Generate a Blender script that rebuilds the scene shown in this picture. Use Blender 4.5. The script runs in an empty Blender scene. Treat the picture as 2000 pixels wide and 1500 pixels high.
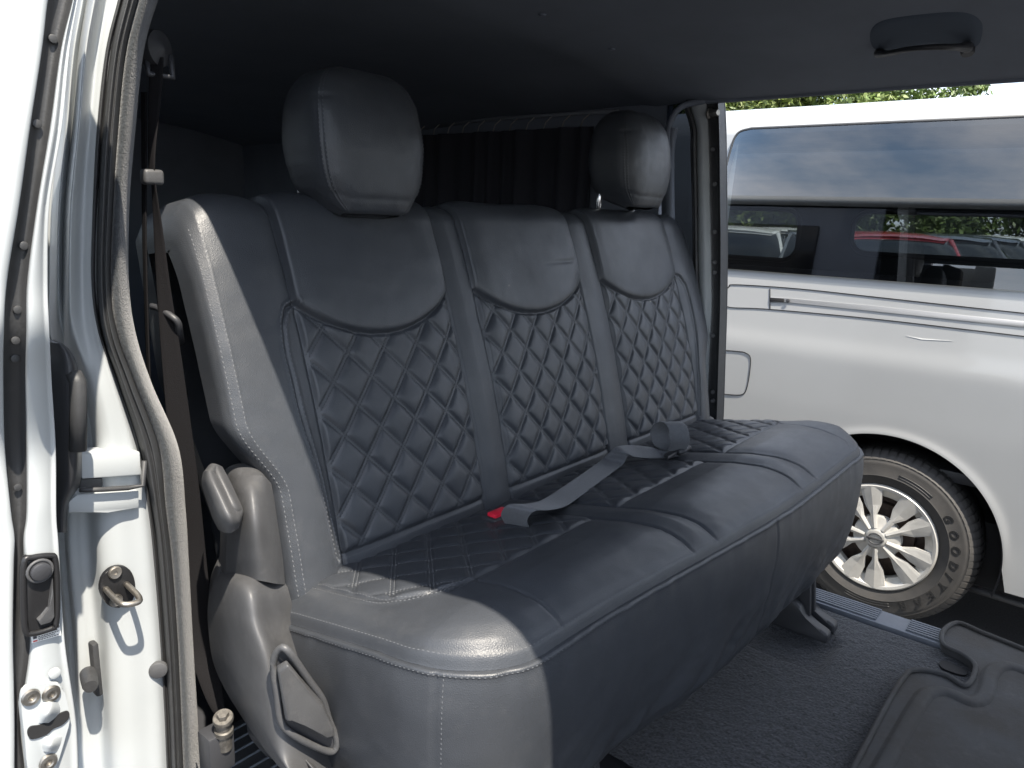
import bpy, bmesh, math, random
import numpy as np
from mathutils import Matrix, Vector

random.seed(7); rng = np.random.default_rng(7)
scene = bpy.context.scene
COL = scene.collection

# ------------------------------------------------------------------ camera
PP = np.array([1000., 750.])
_VX = np.array([2225., 465.]); _VY = np.array([-830., 352.])      # vanishing points of the van's cross and long axes
F = math.sqrt(-np.dot(_VX - PP, _VY - PP))
def _ray(p): return np.array([p[0]-PP[0], -(p[1]-PP[1]), -F])
def _n(v): v = np.asarray(v, float); return v/np.linalg.norm(v)
_dX, _dY = _n(_ray(_VX)), _n(_ray(_VY)); _dZ = np.cross(_dX, _dY)
R = np.stack([_dX, _dY, _dZ])
CAM = np.array([-0.22, 0.0, 1.49])
cam_d = bpy.data.cameras.new('camera'); cam = bpy.data.objects.new('camera', cam_d); COL.objects.link(cam)
m = Matrix.Identity(4)
for i in range(3):
    for j in range(3): m[i][j] = R[i, j]
    m[i][3] = CAM[i]
cam.matrix_world = m
cam_d.sensor_width = 36.0; cam_d.lens = F*36/2000; cam_d.clip_start = 0.02; cam_d.clip_end = 500
scene.camera = cam

def at(px, py, ax, val):
    """photo pixel -> point on the plane  axis = val"""
    d = R @ _ray((px, py)); t = (val-CAM[ax])/d[ax]; return CAM+t*d

# ------------------------------------------------------------------ light
SUN = _n([0.200, 0.55, -1.0])                    # direction the light travels
el = math.asin(-SUN[2]); rot = math.atan2(-SUN[0], -SUN[1])
w = bpy.data.worlds.new('World'); scene.world = w; w.use_nodes = True
nt = w.node_tree; nt.nodes.clear()
out = nt.nodes.new('ShaderNodeOutputWorld'); bg = nt.nodes.new('ShaderNodeBackground')
sky = nt.nodes.new('ShaderNodeTexSky'); sky.sky_type = 'NISHITA'; sky.sun_disc = False
sky.sun_elevation = el; sky.sun_rotation = rot
tc = nt.nodes.new('ShaderNodeTexCoord'); sep = nt.nodes.new('ShaderNodeSeparateXYZ'); add = nt.nodes.new('ShaderNodeMath'); add.operation = 'ADD'; add.inputs[1].default_value = .12
ab = nt.nodes.new('ShaderNodeMath'); ab.operation = 'ABSOLUTE'; dv1 = nt.nodes.new('ShaderNodeMath'); dv1.operation = 'DIVIDE'; dv2 = nt.nodes.new('ShaderNodeMath'); dv2.operation = 'DIVIDE'
mp = nt.nodes.new('ShaderNodeCombineXYZ')
nt.links.new(tc.outputs['Generated'], sep.inputs[0]); nt.links.new(sep.outputs['Z'], ab.inputs[0]); nt.links.new(ab.outputs[0], add.inputs[0])
for d_, ax_ in ((dv1, 'X'), (dv2, 'Y')): nt.links.new(sep.outputs[ax_], d_.inputs[0]); nt.links.new(add.outputs[0], d_.inputs[1])
nt.links.new(dv1.outputs[0], mp.inputs[0]); nt.links.new(dv2.outputs[0], mp.inputs[1])          # a flat cloud layer overhead
nz = nt.nodes.new('ShaderNodeTexNoise'); nz.inputs['Scale'].default_value = 1.1; nz.inputs['Detail'].default_value = 9; nz.inputs['Roughness'].default_value = .6
rp = nt.nodes.new('ShaderNodeValToRGB'); rp.color_ramp.elements[0].position = .36; rp.color_ramp.elements[1].position = .60
mx = nt.nodes.new('ShaderNodeMixRGB'); mx.inputs[2].default_value = (6.3, 6.7, 7.5, 1)
nt.links.new(mp.outputs[0], nz.inputs['Vector'])
nt.links.new(nz.outputs['Fac'], rp.inputs[0]); nt.links.new(rp.outputs[0], mx.inputs[0])
nt.links.new(sky.outputs[0], mx.inputs[1]); nt.links.new(mx.outputs[0], bg.inputs[0])
nt.links.new(bg.outputs[0], out.inputs[0]); bg.inputs[1].default_value = 0.15
sd = bpy.data.lights.new('sun', 'SUN'); sd.energy = 5.0; sd.angle = math.radians(.55); sd.color = (1, .915, .79)
so = bpy.data.objects.new('sun', sd); COL.objects.link(so)
so.rotation_euler = Vector(SUN).to_track_quat('-Z', 'Y').to_euler(); so.location = (-2, -4, 8)
vs = scene.view_settings; vs.view_transform = 'Standard'; vs.look = 'None'; vs.gamma = 1; vs.exposure = 1.2
scene.render.engine = 'CYCLES'
scene.cycles.max_bounces = 10; scene.cycles.diffuse_bounces = 5; scene.cycles.transparent_max_bounces = 12

# ------------------------------------------------------------------ materials
def mat(name, col, rough=.5, metal=0., bump=0., bscale=300., spec=.5, var=0., vscale=4., coat=0., bump2=0., b2scale=30., col2=None, kind='noise', sheen=0., rvar=0., dust=0.):
    mt = bpy.data.materials.new(name); mt.use_nodes = True; t = mt.node_tree; N = t.nodes; Lk = t.links
    b = N['Principled BSDF']; b.inputs['Base Color'].default_value = (*col, 1); b.inputs['Roughness'].default_value = rough
    b.inputs['Metallic'].default_value = metal; b.inputs['Specular IOR Level'].default_value = spec
    b.inputs['Coat Weight'].default_value = coat; b.inputs['Coat Roughness'].default_value = .06
    b.inputs['Sheen Weight'].default_value = sheen; b.inputs['Sheen Roughness'].default_value = .5
    g = N.new('ShaderNodeNewGeometry')
    if var > 0 or col2:
        nn = N.new('ShaderNodeTexNoise'); nn.inputs['Scale'].default_value = vscale; nn.inputs['Detail'].default_value = 6; nn.inputs['Roughness'].default_value = .6
        Lk.new(g.outputs['Position'], nn.inputs['Vector'])
        r = N.new('ShaderNodeValToRGB'); r.color_ramp.elements[0].position = .35; r.color_ramp.elements[1].position = .65
        c2 = col2 if col2 else tuple(c*(1-var) for c in col)
        r.color_ramp.elements[0].color = (*c2, 1); r.color_ramp.elements[1].color = (*[min(1, c*(1+var)) if not col2 else c for c in col], 1)
        Lk.new(nn.outputs['Fac'], r.inputs[0]); Lk.new(r.outputs[0], b.inputs['Base Color'])
    if dust > 0:
        n4 = N.new('ShaderNodeTexNoise'); n4.inputs['Scale'].default_value = 26; n4.inputs['Detail'].default_value = 12; n4.inputs['Roughness'].default_value = .78
        Lk.new(g.outputs['Position'], n4.inputs['Vector']); r4 = N.new('ShaderNodeMapRange'); r4.inputs[1].default_value = .52; r4.inputs[2].default_value = .74; r4.inputs[4].default_value = dust
        mx4 = N.new('ShaderNodeMixRGB'); mx4.inputs[2].default_value = (.22, .215, .205, 1); Lk.new(n4.outputs['Fac'], r4.inputs[0]); Lk.new(r4.outputs[0], mx4.inputs[0])
        src = b.inputs['Base Color'].links[0].from_socket if b.inputs['Base Color'].links else None
        if src: Lk.new(src, mx4.inputs[1])
        else: mx4.inputs[1].default_value = (*col, 1)
        Lk.new(mx4.outputs[0], b.inputs['Base Color'])
    if rvar > 0:
        n3 = N.new('ShaderNodeTexNoise'); n3.inputs['Scale'].default_value = 9; n3.inputs['Detail'].default_value = 8; n3.inputs['Roughness'].default_value = .7
        Lk.new(g.outputs['Position'], n3.inputs['Vector'])
        mr = N.new('ShaderNodeMapRange'); mr.inputs[1].default_value = .3; mr.inputs[2].default_value = .7
        mr.inputs[3].default_value = rough-rvar; mr.inputs[4].default_value = rough+rvar
        Lk.new(n3.outputs['Fac'], mr.inputs[0]); Lk.new(mr.outputs[0], b.inputs['Roughness'])
    last = None
    for k, (st, sc) in enumerate(((bump, bscale), (bump2, b2scale))):
        if st <= 0: continue
        if kind == 'leather' and k == 0:
            tx = N.new('ShaderNodeTexVoronoi'); tx.feature = 'DISTANCE_TO_EDGE'; o = tx.outputs['Distance']
        else:
            tx = N.new('ShaderNodeTexNoise'); tx.inputs['Detail'].default_value = 4; o = tx.outputs['Fac']
        tx.inputs['Scale'].default_value = sc; Lk.new(g.outputs['Position'], tx.inputs['Vector'])
        bp = N.new('ShaderNodeBump'); bp.inputs['Strength'].default_value = st; bp.inputs['Distance'].default_value = .001 if k == 0 else .004
        Lk.new(o, bp.inputs['Height'])
        if last: Lk.new(last.outputs[0], bp.inputs['Normal'])
        last = bp
    if last: Lk.new(last.outputs[0], b.inputs['Normal'])
    return mt

def glassmat(name, tint, refl=1.6, rough=0.):
    mt = bpy.data.materials.new(name); mt.use_nodes = True; t = mt.node_tree; N = t.nodes; N.clear(); Lk = t.links
    o = N.new('ShaderNodeOutputMaterial'); mixs = N.new('ShaderNodeMixShader'); tr = N.new('ShaderNodeBsdfTransparent'); gl = N.new('ShaderNodeBsdfGlossy')
    fr = N.new('ShaderNodeFresnel'); fr.inputs['IOR'].default_value = refl
    tr.inputs[0].default_value = (*tint, 1); gl.inputs['Roughness'].default_value = rough
    Lk.new(fr.outputs[0], mixs.inputs[0]); Lk.new(tr.outputs[0], mixs.inputs[1]); Lk.new(gl.outputs[0], mixs.inputs[2]); Lk.new(mixs.outputs[0], o.inputs[0])
    return mt

M = {}
M['leather'] = mat('black leatherette', (.038, .042, .049), .43, bump=.34, bscale=430, spec=.55, var=.10, vscale=6, bump2=.12, b2scale=18, kind='leather', rvar=.08, dust=.07)
M['thread'] = mat('stitch thread', (.022, .023, .026), .8)
M['thread_light'] = mat('light stitch thread', (.095, .10, .108), .8)
M['plastic'] = mat('grey moulded plastic', (.066, .067, .070), .50, bump=.25, bscale=900, var=.12, vscale=14, rvar=.10, bump2=.05, b2scale=60, dust=.22)
M['plastic_dark'] = mat('dark moulded plastic', (.035, .036, .04), .45, bump=.2, bscale=800, rvar=.06)
M['paint'] = mat('white body paint', (.39, .412, .42), .46, spec=.4, coat=.12, var=.03, vscale=7, bump2=.03, b2scale=8)
M['paint_van'] = mat('pearl white paint', (.365, .372, .372), .30, spec=.5, coat=.7, var=.02, vscale=2, bump2=.015, b2scale=3)
M['rubber'] = mat('black rubber', (.035, .036, .038), .5, bump=.2, bscale=500, rvar=.08, dust=.12)
M['fuzz'] = mat('woven trim', (.036, .04, .044), .95, spec=.2, bump=.8, bump2=.3, b2scale=350, bscale=600, var=.25, vscale=300, sheen=.3)
M['carpet'] = mat('black needle carpet', (.060, .064, .073), 1., bump=1., bscale=420, col2=(.005, .006, .0075), vscale=230, sheen=.2, bump2=.8, b2scale=140)
M['matfab'] = mat('rubber mat', (.06, .062, .065), .85, dust=.14, bump=.7, bscale=700, col2=(.046, .043, .040), vscale=9, bump2=.2, b2scale=60)
M['headliner'] = mat('headliner cloth', (.17, .19, .225), .95, bump=.4, bscale=500, var=.06, vscale=5)
M['recess_shade'] = mat('dark recess', (.10, .12, .15), .95, spec=.1)  # darker tone that paints the shade of the handle hollow
M['blackplate'] = mat('black plate', (.014, .014, .015), .4, bump=.1, bscale=400)
M['trim'] = mat('interior trim', (.17, .19, .23), .7, var=.1, vscale=5)
M['sill'] = mat('sill plastic', (.15, .165, .19), .5, bump=.1, bscale=500, var=.08, vscale=30)
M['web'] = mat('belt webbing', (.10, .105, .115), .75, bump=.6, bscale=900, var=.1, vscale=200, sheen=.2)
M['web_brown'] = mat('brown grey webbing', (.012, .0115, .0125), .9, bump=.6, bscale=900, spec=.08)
M['red'] = mat('red button', (.75, .02, .05), .35)
M['chrome'] = mat('bright steel', (.7, .7, .7), .18, metal=1, rvar=.06)
M['steel'] = mat('worn steel', (.34, .32, .29), .48, metal=1, rvar=.12, var=.25, vscale=60)
M['oldsteel'] = mat('dull steel', (.17, .16, .145), .55, metal=.8, var=.4, vscale=120, dust=.2)
M['asphalt'] = mat('asphalt', (.045, .045, .047), .9, bump=.8, bscale=120, var=.3, vscale=150, bump2=.4, b2scale=20)
M['tyre'] = mat('tyre rubber', (.050, .047, .044), .7, bump=.2, bscale=300, col2=(.036, .035, .034), vscale=18)
M['letter'] = mat('tyre lettering', (.018, .018, .018), .45)
M['silver'] = mat('silver hubcap paint', (.50, .49, .46), .38, metal=.35, rvar=.05, var=.05, vscale=30)
M['brake'] = mat('dusty brake parts', (.10, .07, .055), .7, var=.3, vscale=40)
M['dark'] = mat('black gap', (.012, .012, .013), .8)
M['glass'] = glassmat('tinted glass', (.40, .43, .44), 2.15)
M['glass_own'] = glassmat('dark quarter glass', (.02, .024, .03), 1.4)
M['frit'] = mat('black glass border', (.012, .012, .014), .12, spec=.5)
M['leaf'] = mat('leaves', (.085, .13, .03), .55, var=.45, vscale=1.5)
M['leaf2'] = mat('yellow green leaves', (.13, .17, .04), .55, var=.4, vscale=1.8)
M['bark'] = mat('bark', (.09, .07, .05), .9, var=.3, vscale=10)
M['sticker'] = mat('white sticker', (.75, .75, .72), .4)
M['ink'] = mat('dark print', (.05, .05, .06), .6)
M['redink'] = mat('red print', (.5, .05, .05), .6)
M['curtain'] = mat('dark curtain cloth', (.035, .035, .045), .95)
M['cord'] = mat('pale cord', (.35, .33, .32), .8)
for nm, c in dict(car_white=(.7, .7, .68), car_red=(.30, .012, .02), car_black=(.012, .012, .016), car_grey=(.10, .11, .12)).items():
    M[nm] = mat(nm.replace('_', ' ')+' paint', c, .25, coat=.6)
M['carglass'] = mat('car window', (.012, .015, .017), .05, spec=.6)
M['lamp'] = mat('lamp lens', (.6, .6, .6), .1, metal=.6)

# ------------------------------------------------------------------ helpers
def tag(o, label=None, cat=None, group=None, kind=None):
    if label: o['label'] = label
    if cat: o['category'] = cat
    if group: o['group'] = group
    if kind: o['kind'] = kind
    return o
def link(name, me, mt=None, parent=None):
    o = bpy.data.objects.new(name, me); COL.objects.link(o)
    if mt is not None: me.materials.append(M[mt])
    if parent is not None:
        o.parent = parent; o.matrix_parent_inverse = Matrix.Translation(parent.location).inverted() if parent.type == 'EMPTY' else Matrix.Identity(4)
        if parent.type != 'EMPTY' and parent.parent is not None:
            pass
    return o
def thing(name, loc, label, cat, group=None):
    o = bpy.data.objects.new(name, None); COL.objects.link(o); o.location = loc; o.empty_display_size = .05
    return tag(o, label, cat, group)
def mesh(name, V, Fc, mt, parent=None, smooth=True, normals=None):
    me = bpy.data.meshes.new(name); me.from_pydata([tuple(map(float, v)) for v in V], [], [tuple(map(int, f)) for f in Fc])
    if smooth: me.polygons.foreach_set('use_smooth', [True]*len(me.polygons))
    me.update()
    if normals is not None: me.normals_split_custom_set_from_vertices([tuple(map(float, q)) for q in normals])
    return link(name, me, mt, parent)
def gfaces(nr, nc, cr=False, cc=False):
    i = np.arange(nr-(0 if cr else 1))[:, None]; j = np.arange(nc-(0 if cc else 1))[None, :]
    a = i*nc+j; b = i*nc+(j+1) % nc; c = ((i+1) % nr)*nc+(j+1) % nc; d = ((i+1) % nr)*nc+j
    return np.stack([a+0*j, b, c, d], -1).reshape(-1, 4)
def grid(name, P, mt, parent=None, cr=False, cc=False):
    return mesh(name, P.reshape(-1, 3), gfaces(P.shape[0], P.shape[1], cr, cc), mt, parent)
def gnormals(P):
    du = np.gradient(P, axis=0); dv = np.gradient(P, axis=1); n = np.cross(du, dv)
    return n/np.maximum(np.linalg.norm(n, axis=-1, keepdims=True), 1e-9)
def cr1(P, n, closed=False):
    """Catmull-Rom resampling along axis 0"""
    P = np.asarray(P, float); m_ = len(P)
    if closed: ext = np.concatenate([P[-1:], P, P[:2]]); segs = m_
    else: ext = np.concatenate([2*P[:1]-P[1:2], P, 2*P[-1:]-P[-2:-1]]); segs = m_-1
    u = np.linspace(0, segs, n, endpoint=not closed); i = np.minimum(u.astype(int), segs-1); f = (u-i).reshape([-1]+[1]*(P.ndim-1))
    a, b, c, d = ext[i], ext[i+1], ext[i+2], ext[i+3]
    return .5*((2*b)+(-a+c)*f+(2*a-5*b+4*c-d)*f*f+(-a+3*b-3*c+d)*f**3)
def patch(name, ctrl, nu, nv, mt, parent=None, back=None):
    """smooth sheet through a control net; back = vector that gives it its depth (closed solid)"""
    P = np.asarray(ctrl, float); P = cr1(P, nu); P = np.swapaxes(cr1(np.swapaxes(P, 0, 1), nv), 0, 1)
    if back is None: return grid(name, P, mt, parent)
    Q = P+np.array(back); n = nu*nv; Fc = [tuple(f) for f in gfaces(nu, nv)]
    Fc += [tuple(x+n for x in f[::-1]) for f in gfaces(nu, nv)]
    rim = [j for j in range(nv)]+[i*nv+nv-1 for i in range(1, nu)]+[(nu-1)*nv+j for j in range(nv-2, -1, -1)]+[i*nv for i in range(nu-2, 0, -1)]
    V = np.concatenate([P.reshape(-1, 3), Q.reshape(-1, 3), P.reshape(-1, 3)[rim], Q.reshape(-1, 3)[rim]])
    k = len(rim)
    Fc += [(2*n+a, 2*n+k+a, 2*n+k+(a+1) % k, 2*n+(a+1) % k) for a in range(k)]
    return mesh(name, V, Fc, mt, parent)
def tube(name, pts, r, mt, parent=None, ns=10, closed=False, flat=None):
    P = np.asarray(pts, float); n = len(P); rr = np.broadcast_to(np.asarray(r, float), (n,))
    T = np.gradient(P, axis=0) if not closed else np.roll(P, -1, 0)-np.roll(P, 1, 0)
    T /= np.linalg.norm(T, axis=1, keepdims=True)+1e-12
    up = np.array([0, 0, 1.]) if abs(T[0][2]) < .9 else np.array([1., 0, 0])
    out_ = []
    for k in range(n):
        a = np.cross(T[k], up); a /= np.linalg.norm(a)+1e-12; b = np.cross(a, T[k]); up = b
        th = np.linspace(0, 2*np.pi, ns, endpoint=False)
        out_.append(P[k]+rr[k]*(np.cos(th)[:, None]*a+np.sin(th)[:, None]*b))
    G = np.array(out_); Fc = [tuple(f) for f in gfaces(n, ns, closed, True)]
    if not closed: Fc += [tuple(range(ns))[::-1], tuple((n-1)*ns+q for q in range(ns))]
    return mesh(name, G.reshape(-1, 3), Fc, mt, parent)
def bm_obj(name, bm, mt, parent=None, smooth=True, bevel=0., seg=2):
    if bevel > 0: bmesh.ops.bevel(bm, geom=bm.edges[:], offset=bevel, segments=seg, affect='EDGES', profile=.5)
    bmesh.ops.recalc_face_normals(bm, faces=bm.faces[:])
    me = bpy.data.meshes.new(name); bm.to_mesh(me); bm.free()
    if smooth:
        me.polygons.foreach_set('use_smooth', [True]*len(me.polygons)); me.set_sharp_from_angle(angle=math.radians(40))
    return link(name, me, mt, parent)
def box(name, lo, hi, mt, parent=None, bevel=.002, seg=2):
    bm = bmesh.new(); bmesh.ops.create_cube(bm, size=1)
    lo, hi = np.array(lo, float), np.array(hi, float)
    for v in bm.verts: v.co = Vector((lo+hi)/2+np.array(v.co)*(hi-lo))
    return bm_obj(name, bm, mt, parent, bevel=bevel, seg=seg)
def prism(name, outline, depth, mt, parent=None, bevel=.002, seg=2):
    """outline: list of 3-D points (flat polygon); depth: vector"""
    bm = bmesh.new(); a = [bm.verts.new(tuple(map(float, p))) for p in outline]; b = [bm.verts.new(tuple(map(float, np.array(p)+np.array(depth)))) for p in outline]
    bm.faces.new(a); bm.faces.new(b[::-1]); n = len(a)
    for i in range(n): bm.faces.new((a[i], b[i], b[(i+1) % n], a[(i+1) % n]))
    return bm_obj(name, bm, mt, parent, bevel=bevel, seg=seg)
def lathe(name, prof, c, axis, mt, parent=None, ns=48):
    """prof: (radius, height along axis)"""
    ax = _n(axis); u = _n(np.cross(ax, [0, 0, 1.] if abs(ax[2]) < .9 else [1., 0, 0])); v = np.cross(ax, u)
    th = np.linspace(0, 2*np.pi, ns, endpoint=False)
    G = np.array([[np.array(c)+ax*h+r*(np.cos(t)*u+np.sin(t)*v) for t in th] for r, h in prof])
    o = grid(name, G, mt, parent, cc=True); o.data.set_sharp_from_angle(angle=math.radians(38)); return o
def disc(name, c, axis, r, h, mt, parent=None, ns=20):
    return lathe(name, [(.0001, h), (r*.82, h), (r*.95, h*.85), (r, h*.5), (r, 0)], c, axis, mt, parent, ns)
def rrect(x0, x1, y0, y1, r, n=6):
    r = list(r) if hasattr(r, '__len__') else [r]*4; pts = []
    for (cx, cy, a0, q) in ((x1-r[0], y1-r[0], 0, r[0]), (x0+r[1], y1-r[1], 90, r[1]), (x0+r[2], y0+r[2], 180, r[2]), (x1-r[3], y0+r[3], 270, r[3])):
        for k in range(n+1):
            a = math.radians(a0+90*k/n); pts.append((cx+q*math.cos(a), cy+q*math.sin(a)))
    return pts
def sstep(x): x = np.clip(x, 0, 1); return x*x*(3-2*x)
def vnoise(x, y, s, seed):
    r = np.random.default_rng(seed).random((128, 128)); u, v = x/s, y/s
    i, j = np.floor(u).astype(int), np.floor(v).astype(int); f, g = sstep(u-i), sstep(v-j)
    q = lambda a, b: r[a % 128, b % 128]
    return (q(i, j)*(1-f)+q(i+1, j)*f)*(1-g)+(q(i, j+1)*(1-f)+q(i+1, j+1)*f)*g-.5
def dpoly(x, y, pl):
    d = np.full(x.shape, 9.)
    for (a, b) in zip(pl[:-1], pl[1:]):
        ax_, ay_ = a; bx, by = b; L2 = (bx-ax_)**2+(by-ay_)**2+1e-12
        t = np.clip(((x-ax_)*(bx-ax_)+(y-ay_)*(by-ay_))/L2, 0, 1)
        d = np.minimum(d, np.hypot(x-ax_-t*(bx-ax_), y-ay_-t*(by-ay_)))
    return d
def stitches(name, lines, mt, parent, pitch=.0042, ln=.0030, wd=.0007, lift=.0003):
    """lines: list of (points Nx3, normals Nx3); little thread loops set along them"""
    Vs, Fs, k = [], [], 0
    for P, Nn in lines:
        P = np.asarray(P); seg = np.linalg.norm(np.diff(P, axis=0), axis=1); s = np.concatenate([[0], np.cumsum(seg)])
        if s[-1] < pitch: continue
        q = np.arange(pitch/2, s[-1]-pitch/2, pitch)
        if not len(q): continue
        C_ = np.stack([np.interp(q, s, P[:, a]) for a in range(3)], 1); A = np.stack([np.interp(q-ln/2, s, P[:, a]) for a in range(3)], 1); B_ = np.stack([np.interp(q+ln/2, s, P[:, a]) for a in range(3)], 1)
        nn = np.stack([np.interp(q, s, Nn[:, a]) for a in range(3)], 1); nn /= np.linalg.norm(nn, axis=1, keepdims=True)+1e-9
        T = B_-A; T /= np.linalg.norm(T, axis=1, keepdims=True)+1e-9; S = np.cross(T, nn)
        V = np.stack([A, C_+S*wd, B_, C_-S*wd, C_+nn*(wd+lift), C_-nn*wd], 1)
        for a in range(len(q)):
            o = k+6*a
            Fs += [(o, o+1, o+4), (o+1, o+2, o+4), (o+2, o+3, o+4), (o+3, o, o+4)]
        Vs.append(V.reshape(-1, 3)); k += 6*len(q)
    if not Vs: return None
    o = mesh(name, np.concatenate(Vs), Fs, mt, parent); o['kind'] = 'stuff'; return o
def split(P, regions, cls, names, mt, parent, main=None):
    """cut one continuous surface into its sewn panels (shared normals, so the seams stay smooth)"""
    nr, nc = P.shape[:2]; Nn = -gnormals(P).reshape(-1, 3); V = P.reshape(-1, 3); Fc = gfaces(nr, nc); made = {}
    c = cls.reshape(-1)
    for k in regions:
        f = Fc[c == k]
        if not len(f): continue
        u, inv = np.unique(f, return_inverse=True); inv = inv.reshape(-1, 4)
        made[k] = mesh(names[k], V[u], inv, mt, parent, normals=None)
        me = made[k].data; me.normals_split_custom_set_from_vertices([tuple(map(float, q)) for q in Nn[u]])
    return made

# ------------------------------------------------------------------ the setting: ground, floor, ceiling, walls of the open van
g = mesh('ground', [(-60, -80, 0), (120, -80, 0), (120, 120, 0), (-60, 120, 0)], [(0, 1, 2, 3)], 'asphalt'); tag(g, kind='structure')

FZ = .58
def carpet_z(X, Y):
    z = FZ+.003*vnoise(X, Y, .12, 3)+.0016*vnoise(X, Y, .012, 4)+.0012*vnoise(X, Y, .006, 41)
    # low step where the carpet drops towards the far door
    e_ = X-1.276-.010*vnoise(Y, X, .05, 5)
    z = z-.016*sstep(e_/.010)*sstep((Y-.35)/.035)*sstep((1.46-X)/.06)
    return z-.012*sstep((X-1.56)/.02)+.007*np.exp(-((X-1.43+.2*(Y-.6))/.012)**2)*sstep((Y-.50)/.05)
X, Y = np.meshgrid(np.arange(.778, 1.582, .005), np.arange(-.25, .95, .005), indexing='ij')
fl = grid('floor', np.stack([X, Y, carpet_z(X, Y)], -1), 'carpet'); tag(fl, kind='structure')
f2 = mesh('floor_pan', [(.12, -1.6, FZ-.02), (1.64, -1.6, FZ-.02), (1.64, 3.0, FZ-.02), (.12, 3.0, FZ-.02)], [(0, 1, 2, 3)], 'plastic_dark'); tag(f2, kind='structure')

sl_ = prism('floor_slot', [at(x, y_, 2, FZ+.004) for x, y_ in cr1(np.array([(1834, 1294), (1846, 1290), (1870, 1300), (1890, 1310), (1886, 1318), (1868, 1315), (1842, 1305)], float), 28, True)], (0, 0, -.012), 'dark', fl, bevel=0)
def ceil_z(X):
    return np.interp(X, [.226, .240, .27, .36, .55, .9, 1.2, 1.4, 1.52, 1.58, 1.615], [1.762, 1.778, 1.80, 1.825, 1.845, 1.855, 1.845, 1.825, 1.803, 1.790, 1.783])
Xc = np.linspace(.226, 1.615, 90); zc = ceil_z(Xc)
for _ in range(6): zc[1:-1] = (zc[:-2]+2*zc[1:-1]+zc[2:])/4
Yc = np.linspace(-1.4, 3.0, 90)
P = np.zeros((90, 90, 3)); P[..., 0] = Xc[:, None]; P[..., 1] = Yc[None, :]
ribs = sum(-.006*np.exp(-((Yc-y0)/.012)**2) for y0 in (1.02,))
P[..., 2] = zc[:, None]+ribs[None, :]-.05*sstep((Yc[None, :]-1.1)/1.4)
ceil = grid('ceiling', P, 'headliner'); tag(ceil, kind='structure')
# outer white roof skin of the same van
Xr = np.array([.228, .221, .229, .256, .34, .55, .9, 1.25, 1.5, 1.6, 1.655, 1.668, 1.650]); zr = np.array([1.755, 1.78, 1.82, 1.86, 1.893, 1.910, 1.915, 1.910, 1.886, 1.864, 1.842, 1.822, 1.806])
Pr = cr1(np.stack([Xr, zr], 1), 60); P = np.zeros((60, 24, 3)); Yr = np.linspace(-1.42, 3.05, 24)
P[..., 0] = Pr[:, :1]; P[..., 2] = Pr[:, 1:]; P[..., 1] = Yr[None, :]
rf = grid('roof', P, 'paint'); tag(rf, kind='structure')
bx = box('wall_rear', (.12, 3.0, FZ-.02), (1.66, 3.05, 1.88), 'trim', None); tag(bx, kind='structure')
wl = box('wall_left', (.10, 1.02, FZ-.02), (.165, 3.0, 1.20), 'trim', None); tag(wl, kind='structure')
box('upper_wall', (.13, 1.02, 1.66), (.20, 3.0, 1.80), 'trim', wl); box('window_post', (.115, 1.9, 1.198), (.16, 2.05, 1.662), 'trim', wl)
mesh('rear_side_glass', [(.125, 1.03, 1.199), (.125, 2.99, 1.199), (.16, 2.99, 1.661), (.16, 1.03, 1.661)], [(0, 1, 2, 3)], 'glass', wl)
ledge = box('ledge', (.135, 1.02, 1.375), (.20, 2.9, 1.395), 'sill', wl)
wr = box('wall_right', (1.605, 1.00, FZ-.3), (1.64, 3.0, 1.80), 'trim', None); tag(wr, kind='structure')
skin = box('outer_skin', (1.642, 1.02, .30), (1.69, 3.0, 1.22), 'paint', wr, bevel=.01)
wf = box('front_light_block', (.14, -1.0, FZ-.02), (1.62, -.93, 1.34), 'plastic_dark', None, bevel=.02); tag(wf, kind='structure')  # unseen stand-in for the front seats, added to darken skirt and floor
fs1 = box('front_door_lining', (1.60, -1.4, FZ-.3), (1.66, -.42, 1.24), 'paint', wf, bevel=.01); fs2 = box('front_door_lining', (.06, -1.4, FZ-.3), (.14, -.50, 1.24), 'paint', wf, bevel=.01)
box('front_post', (1.60, -.50, 1.238), (1.65, -.42, 1.80), 'paint', wf, bevel=.01); box('front_post', (.15, -.60, 1.238), (.21, -.52, 1.78), 'paint', wf, bevel=.01)
skin2 = box('outer_glass', (1.643, 1.3, 1.26), (1.665, 2.9, 1.70), 'frit', wr, bevel=.006)

# ------------------------------------------------------------------ bench seat
SEAT_LOC = (.9, .65, FZ)
seat = thing('bench_seat', SEAT_LOC, 'black quilted leatherette bench seat with two headrests inside the open van', 'bench seat')

# ---- backrest
BX = [.378, .672, .742, 1.062, 1.142, 1.475]           # seams along the height
XN, XF, ER = .250, 1.595, .020
STEP = .0021
zz = np.arange(.93, 1.470, STEP)
def yf(z): return .77+.2*(z-1)+.24*(z-1)**2
front = np.stack([yf(zz), zz], 1)
slope = math.atan2(.2+.48*.47, 1)
rt = .040; y0, z0 = yf(1.470), 1.470
cy_, cz_ = y0+rt*math.cos(slope), z0-rt*math.sin(slope)
arc = np.array([(cy_+rt*math.cos(a), cz_+rt*math.sin(a)) for a in np.linspace(math.pi-slope, math.pi/2, 16)[1:]])
back = np.array([(cy_+.05, cz_+rt-.001), (cy_+.09, cz_+rt-.014), (cy_+.108, cz_+.0), (cy_+.10, cz_-.06), (cy_+.07, 1.25), (cy_+.03, 1.05), (cy_+.01, .93)])
prof = np.concatenate([front, arc, back]); NB = len(prof); NFRONT = len(front)+len(arc)
tg = np.gradient(prof, axis=0); tg /= np.linalg.norm(tg, axis=1, keepdims=True); pn = np.stack([-tg[:, 1], tg[:, 0]], 1)   # outward (towards -Y in front)
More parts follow.
